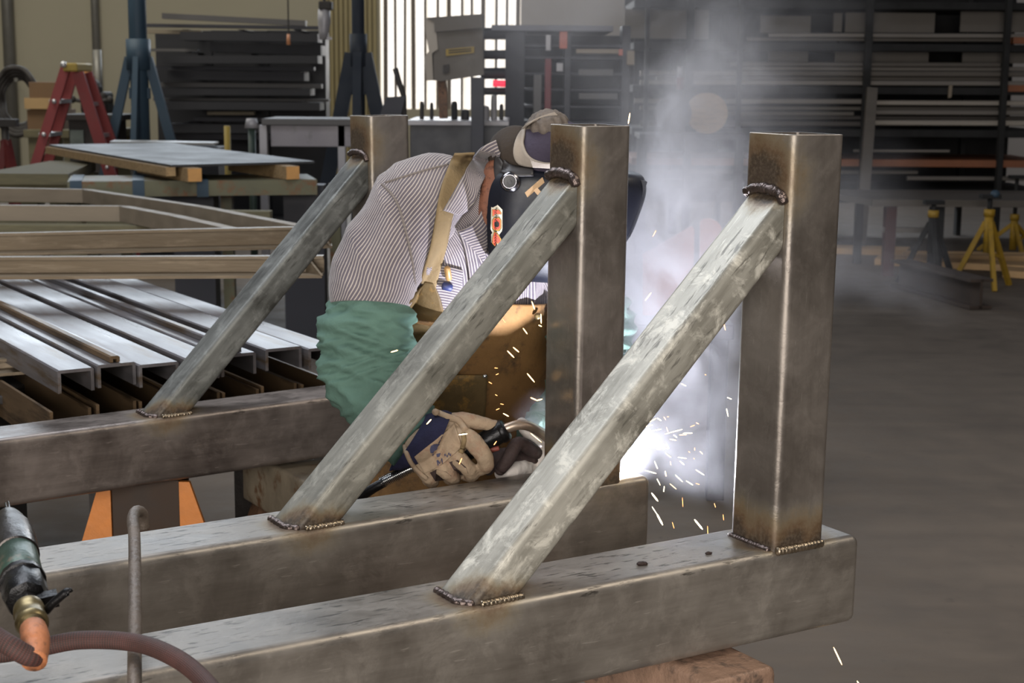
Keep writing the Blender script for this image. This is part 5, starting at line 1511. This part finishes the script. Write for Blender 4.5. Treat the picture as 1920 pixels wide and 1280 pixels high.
rowbars([(1370, 1875, 116, 124, 1, .04), (1390, 1960, 124, 132, 0, .1), (1200, 1960, 132, 142, 1, .02), (1230, 1880, 142, 150, 1, .08), (1200, 1960, 150, 159, 0, .03)], 'second shelf')
rowbars([(1640, 1990, 188, 197, 3, .02), (1190, 1620, 184, 194, 0, .05), (1200, 1990, 198, 206, 1, .12), (1640, 1960, 206, 215, 0, .03), (1230, 1600, 208, 216, 1, .04), (1380, 1990, 216, 224, 2, .1), (1640, 1990, 225, 235, 3, .02), (1200, 1625, 226, 236, 2, .06)], 'third shelf')
rowbars([(1600, 1780, 280, 285, 0, .03), (1640, 1990, 300, 312, 2, .1), (1200, 1720, 318, 325, 1, .04), (1700, 1990, 330, 338, 0, .05), (1200, 1620, 300, 306, 2, .08)], 'lowest shelf')
for i, (x0, y0, x1, y1, lb) in enumerate(((1425, 30, 1521, 62, 'grey board leaning on the top shelf of the right rack, leftmost'), (1562, 24, 1580, 60, 'narrow grey board on the top shelf beside the black gap'), (1584, 24, 1754, 61, 'wide grey board in the middle of the top shelf of the right rack'), (1800, 12, 1990, 60, 'grey board at the right end of the top shelf of the right rack'), (1440, 96, 1516, 116, 'low grey board on the second shelf, leftmost'), (1565, 96, 1742, 116, 'wide low grey board on the second shelf'), (1804, 95, 1990, 118, 'low grey board at the right end of the second shelf'), (1170, 18, 1330, 72, 'pale panel at the left end of the right rack top shelf'))):
    single('grey_board', pb(x0, y0, x1, y1, DK_+.35, .03), m_board, lb, 'board', 'boards on the right-hand rack')
for i, (x0, y0, x1, y1, lb) in enumerate(((1900, 70, 1960, 82, 'orange block at the right end of the rack below the grey boards'), (1890, 160, 1960, 172, 'orange block under the second shelf at the right edge'), (1480, 255, 1500, 270, 'small orange block under the third shelf'))):
    single('orange_block', pb(x0, y0, x1, y1, DK_-.02, .12), m_orb, lb, 'block')
single('hanging_strap', ppoly([(1780, 160), (1786, 160), (1784, 182), (1778, 184)], DK_-.03, .02), m_tanbar, 'short tan strap hanging under the second shelf of the right rack', 'strap')
# tilted plank and braces
pl_ = thing('leaning_plank', 'grey plank leaning against the right rack upright', 'plank', (P(1625, 290, DK_-.3).x, DK_-.3, 0))
obj('plank', MB().bar(P(1635, 165, DK_-.12), Vector((P(1612, 300, DK_-.3).x, DK_-.45, 0)), .09, .05, (0, 1, 0)), m_rbar[1], pl_)
# cable reels in the haze
for i, (px, py, r, lb) in enumerate(((1325, 212, .17, 'wooden cable reel on the rack behind the smoke'), (1262, 212, .15, 'dark cable reel beside the wooden one behind the smoke'))):
    c = P(px, py, DK_-.5)
    rl_ = thing('cable_reel', lb, 'reel', (c.x, c.y, c.z-r))
    for dy in (-.06, .06): obj('flange', MB().tube([(c.x, c.y+dy-.012, c.z), (c.x, c.y+dy+.012, c.z)], r, 28), m_wood if i == 0 else m_bar[1], rl_)
    obj('drum', MB().tube([(c.x, c.y-.06, c.z), (c.x, c.y+.06, c.z)], r*.7, 24), m_rub, rl_)
cp_ = P(1290, 300, DK_-.5)
sh_ = thing('reel_bench', 'dark bench under the cable reels', 'bench', (cp_.x, DK_-.5, 0))
zz_ = P(1325, 212, DK_-.5).z - .17
obj('bench_top', MB().bbox((P(1200, 0, 13.1).x, 12.85, zz_-.04), (P(1400, 0, 13.1).x, 13.4, zz_)), m_bar[1], sh_)
for px in (1206, 1394): obj('leg', MB().bbox((P(px, 0, 13.1).x-.03, 13.0, 0), (P(px, 0, 13.1).x+.03, 13.06, zz_-.04)), m_bar[1], sh_)
ex = thing('fire_extinguisher', 'small red and white cylinder on the rack upright behind the smoke', 'extinguisher', tuple(P(1275, 168, DK_-.14)))
obj('body', MB().tube([P(1275, 168, DK_-.14), P(1275, 145, DK_-.14)], .03, 12), m_red, ex, True); obj('neck', MB().tube([P(1275, 145, DK_-.14), P(1275, 125, DK_-.14)], .024, 12), m_hoist, ex, True)

# ---- table, jack stands, planks and floor beam at right
zt4 = P(1700, 372, 11.).z
tbl = thing('steel_table', 'low steel table with red leg in front of the right rack', 'table', (P(1750, 400, 11.5).x, 11.5, 0))
TA, TB_ = P(1636, 374, 11.45), P(1990, 382, 11.45)
obj('table_top', slab([TA, Vector((TB_.x, 11.45, TA.z)), Vector((TB_.x+.4, 12.5, TA.z)), Vector((TA.x-.25, 12.5, TA.z))], .05), m_rbar[1], tbl)
for px, mt, w in ((1676, m_red, .06), (1765, m_rack, .07)):
    p = P(px, 400, 11.52); o = obj('leg', MB().bbox((p.x-w, 11.5, 0), (p.x+w*.3, 11.6, TA.z-.05)), mt, tbl)
    if mt is m_red: o['label'] = 'dark red leg'; o.data.materials[0] = simple('dull_dark_red', srgb(66, 30, 30), .7)
p = P(1612, 400, 12.3); obj('leg', MB().bbox((p.x-.03, 12.3, 0), (p.x+.03, 12.36, TA.z-.05)), m_rack, tbl)
obj('side_rail', MB().bbox((P(1680, 0, 11.5).x, 11.53, .33), (P(1765, 0, 11.5).x, 11.57, .37)), m_rbar[0], tbl)
m_yel2 = simple('yellow_paint', srgb(148, 116, 26), .6, .1, .12, 8, dirt=srgb(120, 96, 40))
def jack(px, ytop, yneck, ybase, D, mat, neckmat, label, spread, head=None):
    zt_, zn = P(px, ytop, D).z, P(px, yneck, D).z
    x = P(px, 400, D).x
    r = thing('jack_stand', label, 'jack stand', (x, D, 0))
    obj('sleeve', MB().tube([(x, D, zn-.28), (x, D, zn)], .032, 12), mat, r, True)
    obj('collar', MB().tube([(x, D, zn-.02), (x, D, zn+.03)], .04, 12), neckmat, r, True)
    obj('screw', MB().tube([(x, D, zn), (x, D, zt_)], .018, 10), m_rack, r, True)
    obj('head', MB().bbox((x-.07, D-.04, zt_), (x+.07, D+.04, zt_+.03)), head or m_rack, r)
    for k in range(3):
        an = k*2*PI/3 + .5
        obj('leg', MB().bar((x + .02*math.cos(an), D + .02*math.sin(an), zn-.06), (x + spread*math.cos(an), D + spread*math.sin(an), 0), .03, .035), mat, r)
    obj('brace', MB().bar((x, D, zn-.27), (x + spread*.62*math.cos(.5), D+spread*.62*math.sin(.5), .2), .02, .02), mat, r)
    return r
jack(1855, 372, 400, 535, 10.95, m_yel2, m_yel2, 'yellow tripod jack stand with a dark head in front of the right rack', .24)
jk = jack(1750, 383, 402, 505, 11.05, m_rack, m_yel2, 'black tripod jack stand with a yellow collar left of the yellow one', .24)
jack(1903, 335, 408, 470, 13.25, m_yel2, m_yel2, 'second yellow stand partly cut off by the right edge', .3)
bl = P(1866, 364, 10.93); single('blue_cap', MB().ball(bl, (.035, .03, .03), 12), m_bluec, 'small blue cap on top of the yellow jack stand', 'cap', None, True)
m_rustd = simple('dark_rust', srgb(60, 48, 40), .7, .2, .3, 8)
ib = thing('floor_beam', 'dark rusty beam offcut lying on the floor at right', 'steel beam', tuple(PZ(1760, 545, 0)))
a, b = PZ(1688, 512, .1), PZ(1840, 552, .1)
obj('web', MB().bar(a + Vector((0, 0, -.0)), b, .02, .19), m_rustd, ib)
for dz in (.09, -.085): obj('flange', MB().bar(a + Vector((0, 0, dz)), b + Vector((0, 0, dz)), .16, .02), m_rustd, ib)
m_pine = simple('fresh_pine', srgb(196, 160, 116), .8, 0, .12, 4, .1, 30, stretch=(.3, 3, 3))
for i, (x0, y0, x1, y1, D, lb) in enumerate(((1560, 466, 1700, 470, 13.0, 'long raw plank on the floor under the right rack, farthest'), (1690, 478, 1990, 482, 12.5, 'raw plank on the floor behind the black jack stand'), (1640, 486, 1990, 503, 12.0, 'raw plank lying nearest the jack stands'), (1880, 508, 1990, 516, 11.6, 'raw plank at the right edge of the floor pile'))):
    a = PZ(x0, y0, .05 + .0*i); b = PZ(x1, y1, .05)
    single('raw_plank', slab([Vector((a.x, a.y, .055)), Vector((b.x, b.y, .055)), Vector((b.x+.1, b.y+.28, .055)), Vector((a.x+.1, a.y+.28, .055))], .05), m_pine, lb, 'plank', 'raw planks on the floor')

# ---- plates standing in the haze behind the near brace
m_plate = simple('primer_plate', srgb(170, 118, 100), .7, .1, .15, 4)
gp_ = thing('plate_stand', 'low dark stand holding two upright plates behind the smoke', 'stand', (P(1290, 600, 5.2).x, 5.2, 0))
zg = P(1290, 592, 5.2).z
obj('deck', MB().bbox((P(1180, 0, 5.2).x, 5.0, zg-.05), (P(1380, 0, 5.2).x, 5.6, zg)), m_dark, gp_)
for px in (1190, 1370): obj('leg', MB().bbox((P(px, 0, 5.2).x-.03, 5.2, 0), (P(px, 0, 5.2).x+.03, 5.26, zg-.05)), m_dark, gp_)
single('upright_plate', ppoly([(1206, 478), (1298, 424), (1302, 430), (1299, 591), (1206, 591)], 5.2, .02), m_plate, 'pinkish plate with slanted top edge standing behind the smoke', 'steel plate')
single('upright_plate', ppoly([(1313, 418), (1320, 411), (1333, 410), (1346, 416), (1353, 426), (1353, 591), (1312, 591)], 5.25, .02), m_plate, 'rounded-top plate standing right of the slanted plate behind the smoke', 'steel plate')
# ------------------------------------------------------------------ sparks
m_sp = [emis('spark_white_hot', (1., .78, .45), 9.), emis('spark_yellow', (1., .62, .26), 6.), emis('spark_orange', (1., .38, .12), 4.)]
def spark(a, b, D, r, mi, label, group):
    p, q = P(*a, D), P(*b, D); r *= .62
    q = q + Vector((0, R.uniform(-.01, .01), 0))
    mb = MB().tube([p, p.lerp(q, .15), p.lerp(q, .8), q], [r*.35, r*.9, r, r*.4], 6)
    o = single('spark', mb, m_sp[mi], label, 'spark', group, True)
def c7(l): return [(1160 + x/4.129, 700 + y/4.129) for x, y in l]
S1 = [((485,78),(522,98)),((840,185),(878,205)),((835,272),(850,335)),((240,375),(290,350)),((300,345),(328,360)),((195,412),(260,390)),((235,430),(255,445)),((255,445),(325,422)),((360,468),(495,440)),((470,475),(525,475)),((500,462),(573,468)),((425,475),(450,492)),((398,508),(443,510)),((290,488),(308,522)),((170,503),(285,470)),((328,540),(345,575)),((372,545),(390,583)),((295,587),(380,582)),((115,570),(200,557)),((60,600),(190,572)),((230,572),(298,562)),((365,618),(402,643)),((460,648),(520,648)),((475,678),(503,697)),((630,603),(653,630)),((598,745),(658,780)),((278,680),(298,728)),((360,755),(368,795)),((440,785),(490,828)),((525,832),(577,870)),((397,853),(450,905)),((297,815),(322,865)),((353,872),(353,927)),((205,555),(250,553)),((140,490),(160,485)),((205,750),(290,770)),((210,460),(216,495)),((150,650),(195,650)),((140,665),(152,692))]
for i, (a, b) in enumerate(S1):
    a, b = c7([a, b])
    spark(a, b, 2.62 + R.uniform(-.08, .1), .00095 + .0003*R.random(), 0 if i % 3 else 1, 'bright spark streaking through the smoke right of the middle post', 'sparks in the smoke')
S2 = [((493,960),(493,1020)),((688,1180),(688,1240)),((808,1090),(815,1140)),((740,1005),(750,1035)),((598,850),(630,870)),((415,1150),(428,1195)),((370,415),(380,445)),((350,335),(362,352)),((375,335),(392,343)),((600,380),(620,390)),((555,412),(592,405)),((400,680),(406,712)),((580,655),(590,668)),((540,603),(552,610)),((588,575),(592,600)),((668,8),(680,16))]
for a, b in S2:
    a, b = c7([a, b]); spark(a, b, 2.6 + R.uniform(-.08, .1), .0008, 2, 'dim orange spark falling right of the middle post', 'dim sparks in the smoke')
for (a, b), lb in zip([((255,925),(308,1000)), ((258,1030),(295,1085)), ((295,1085),(340,1170)), ((587,1130),(655,1218))], ['large white-hot spark falling just under the end of the middle beam', 'thin yellow spark trailing beside the end of the middle beam', 'longest white-hot spark falling beside the end of the middle beam', 'large white-hot spark falling just left of the near post foot']):
    a, b = c7([a, b]); spark(a, b, 2.5, .0024 if 'thin' not in lb else .0012, 0, lb, None)
def c2(l): return [(820 + x/4.573, 520 + y/4.573) for x, y in l]
S3 = [((810,205),(835,270)),((888,312),(890,390)),((868,408),(895,425)),((735,435),(772,490)),((650,598),(700,643)),((600,628),(658,688)),((565,1165),(612,1180)),((770,822),(833,900)),((800,1030),(850,1060)),((850,1055),(900,1050))]
for a, b in S3:
    a, b = c2([a, b]); spark(a, b, 2.56 + R.uniform(-.03, .03), .0016, 1, 'bright yellow spark flying in front of the leather apron', 'sparks before the apron')
for a, b in [((490,775),(518,772)),((502,835),(525,820)),((440,895),(467,912)),((495,1003),(515,1012)),((540,1083),(568,1097)),((503,1135),(533,1122)),((557,352),(583,393))]:
    a, b = c2([a, b]); spark(a, b, 2.56 + R.uniform(-.03, .03), .0009, 2, 'dim orange spark flying in front of the leather apron', 'dim sparks before the apron')
for a, b, D, r, mi, lb in (((733, 660), (746, 656), 2.58, .0016, 1, 'spark flying in front of the green sleeve'), ((800, 795), (808, 788), 2.5, .0018, 1, 'spark in front of the blue glove cuff'), ((860, 815), (876, 813), 2.5, .0015, 0, 'spark in front of the tan glove knuckles'), ((861, 870), (866, 859), 2.5, .0013, 2, 'orange spark below the right glove'), ((926, 834), (931, 827), 2.52, .0012, 2, 'orange spark in front of the welding gun handle'), ((995, 812), (1015, 826), 2.55, .0013, 1, 'spark under the steel gooseneck'),
        ((1178, 232), (1181, 212), 2.6, .0016, 1, 'lone spark rising above the middle post'), ((1210, 563), (1220, 548), 2.6, .0012, 1, 'lone yellow spark high in the smoke left of the near brace'), ((1224, 443), (1229, 431), 2.6, .0008, 2, 'faint orange spark high in the smoke'), ((1357, 604), (1361, 620), 2.6, .0009, 2, 'faint orange spark beside the near post'), ((1563, 1213), (1577, 1243), 2.3, .0019, 1, 'lone spark falling over the floor at the lower right'), ((1607, 1276), (1613, 1286), 2.3, .0016, 1, 'spark at the very bottom edge right of the trestle')):
    spark(a, b, D, r, mi, lb, None)
# molten pool at the foot of the middle post
wp = loc2w(FM, (PW+.003, .016, .010))
single('weld_pool', MB().ball(wp, (.004, .010, .006), 12), emis('molten_steel', (1., .9, .8), 60.), 'glowing weld pool at the right foot of the middle post', 'weld', None, True)

for i, (px, py, r, lb) in enumerate(((1196, 861, .005, 'largest glowing molten globule just right of the middle post foot'), (1183, 857, .003, 'small glowing globule between the post foot and the largest globule'), (1205, 858, .0028, 'small glowing globule right of the largest globule'))):
    c = P(px, py, 2.64); single('molten_globule', MB().ball(c, (r*1.6, r, r*.8), 12), m_sp[0], lb, 'spark', None, True)

# ------------------------------------------------------------------ smoke
def smoke():
    m = bpy.data.materials.new('welding_smoke'); m.use_nodes = True
    t = m.node_tree; t.nodes.clear(); n = N(t)
    out = n.n('ShaderNodeOutputMaterial')
    co = n.n('ShaderNodeNewGeometry').outputs['Position']
    w1 = n.n('ShaderNodeTexNoise', {'Vector': co, 'Scale': 2.6, 'Detail': 2, 'Roughness': .5})
    off = n.vmath('MULTIPLY', n.vmath('SUBTRACT', w1.outputs['Color'], (.5, .5, .5)).outputs[0], (.55, .5, .55)).outputs[0]
    cw = n.vmath('ADD', co, off).outputs[0]
    nz = n.noise(cw, 7.5, 5, .62, .8)
    nz2 = n.noise(cw, 2.6, 3, .55)
    blobs = SMOKE
    tot = None
    for c, r, a in blobs:
        d = n.vmath('LENGTH', n.vmath('DIVIDE', n.vmath('SUBTRACT', co if r[0] < .08 else cw, tuple(c)).outputs[0], tuple(r)).outputs[0]).outputs['Value']
        v = n.maprange(d, 1., .15, 0., a)
        tot = v if tot is None else n.math('ADD', tot, v)
    wisp = n.ramp(nz, [(.36, .04), (.62, 1.)]).outputs[0]
    wisp2 = n.ramp(nz2, [(.34, .25), (.62, 1.)]).outputs[0]
    dens = n.math('MULTIPLY', n.math('MULTIPLY', n.math('MULTIPLY', tot, wisp), wisp2), 1.)
    v = n.n('ShaderNodeVolumePrincipled', {'Density': dens, 'Color': (.92, .92, .97, 1), 'Anisotropy': .25})
    n.link(v.outputs[0], out.inputs['Volume'])
    return m
SMOKE = [(P(1215, 800, 2.75), (.16, .18, .20), 1.5), (P(1270, 720, 2.85), (.24, .25, .28), 4.2), (P(1310, 850, 2.85), (.22, .25, .16), 1.8), (P(1200, 842, 2.70), (.075, .085, .08), 4.), (P(1270, 560, 2.95), (.24, .26, .26), 5.5), (P(1225, 450, 2.95), (.22, .28, .25), 6.),
         (P(1280, 330, 3.0), (.26, .3, .22), 4.), (P(1330, 200, 3.1), (.30, .35, .26), 1.8), (P(1200, 60, 3.2), (.42, .4, .34), .7), (P(1420, 40, 3.2), (.3, .4, .25), .5), (P(1600, 480, 3.1), (.22, .3, .22), 1.0), (P(1640, 570, 3.1), (.16, .3, .12), 1.2), (P(1050, 120, 3.4), (.5, .5, .35), .35), (P(1006, 800, 2.70), (.06, .075, .075), 6.)]
a = P(700, 900, 3.4); b = P(1760, 0, 3.2)
lo = (-.35, 2.62, .66); hi = (1.02, 3.75, 2.02)
sm_ = obj('smoke', MB().box([(lo[i]+hi[i])/2 for i in range(3)], [hi[i]-lo[i] for i in range(3)]), smoke())
tag(sm_, 'pale welding smoke drifting up from the weld between the middle and near posts', 'smoke', None, 'stuff')

# ------------------------------------------------------------------ light
def light(name, typ, loc, energy, color, rot=None, target=None, **kw):
    d = bpy.data.lights.new(name, typ); d.energy = energy; d.color = color
    for k, v in kw.items(): setattr(d, k, v)
    o = bpy.data.objects.new(name, d); C.objects.link(o); o.location = loc
    if target is not None:
        o.rotation_euler = (Vector(target) - Vector(loc)).to_track_quat('-Z', 'Y').to_euler()
    return o
W = bpy.data.worlds.new('workshop_air'); bpy.context.scene.world = W; W.use_nodes = True
W.node_tree.nodes['Background'].inputs[0].default_value = (.80, .86, 1., 1)
W.node_tree.nodes['Background'].inputs[1].default_value = .16
# open bay door behind the camera
light('bay_door_daylight', 'AREA', (-1.0, -4.6, 2.0), 560, (1., .95, .88), target=(-1.0, 2.4, 1.6), shape='RECTANGLE', size=5., size_y=3.8)
light('beam_top_fill', 'AREA', (-1.5, YW-.3, 4.5), 620, (.80, .90, 1.), target=(-.6, 2., 1.), shape='RECTANGLE', size=13., size_y=2.6)  # unseen high light on the back wall, added to brighten the beam tops
# roof lights
light('roof_light', 'AREA', (-2.2, 4.4, 5.2), 200, (.86, .92, 1.), target=(-.6, 3.0, .8), shape='RECTANGLE', size=3.5, size_y=2.)
light('roof_light', 'AREA', (-5., 12., 5.4), 185, (1., .95, .82), target=(-3.5, 15.5, 1.), shape='RECTANGLE', size=4., size_y=2.)
# daylight through the strip curtain
light('doorway_daylight', 'AREA', ((xw0+xw1)/2, YW-.2, 2.6), 70, (1., .98, .95), target=((xw0+xw1)/2, 8, .5), shape='RECTANGLE', size=1.6, size_y=3.)
# the arc
ap = loc2w(FM, (PW+.014, .078, .02))
light('roof_lamp', 'AREA', (3.4, 2.0, 5.4), 110, (1., .90, .74), target=(.2, 2.0, .8), shape='RECTANGLE', size=1.8, size_y=1.8)
light('welding_arc', 'POINT', ap, 33, (.86, .88, 1.), shadow_soft_size=.008)

# ------------------------------------------------------------------ camera
cd = bpy.data.cameras.new('camera'); cam = bpy.data.objects.new('camera', cd); C.objects.link(cam)
cd.sensor_width = 36; cd.lens = F_PX/1920*36; cd.clip_end = 100; cd.clip_start = .05
cam.location = (0, 0, CAMH)
Mx = Matrix.Rotation(PI/2 - PITCH, 4, 'X') @ Matrix.Rotation(ROLL, 4, 'Z')
cam.rotation_euler = Mx.to_euler()
cd.dof.use_dof = True; cd.dof.focus_distance = 2.3; cd.dof.aperture_fstop = 12.
sc = bpy.context.scene
sc.camera = cam
sc.view_settings.view_transform = 'Standard'; sc.view_settings.look = 'None'; sc.view_settings.gamma = 1
sc.view_settings.use_curve_mapping = False
sc.view_settings.exposure = .12
sc.cycles.volume_step_rate = 1.3; sc.cycles.volume_max_steps = 128
sc.cycles.max_bounces = 8; sc.cycles.volume_bounces = 1
sc.cycles.sample_clamp_indirect = 6.

# tidy: thing > part > sub-part, no deeper; drop helper properties
def depth(o):
    k = 0
    while o.parent: o = o.parent; k += 1
    return k
for o in list(C.objects):
    while depth(o) > 2:
        o.parent = o.parent.parent
for o in C.objects:
    if '_o' in o: del o['_o']
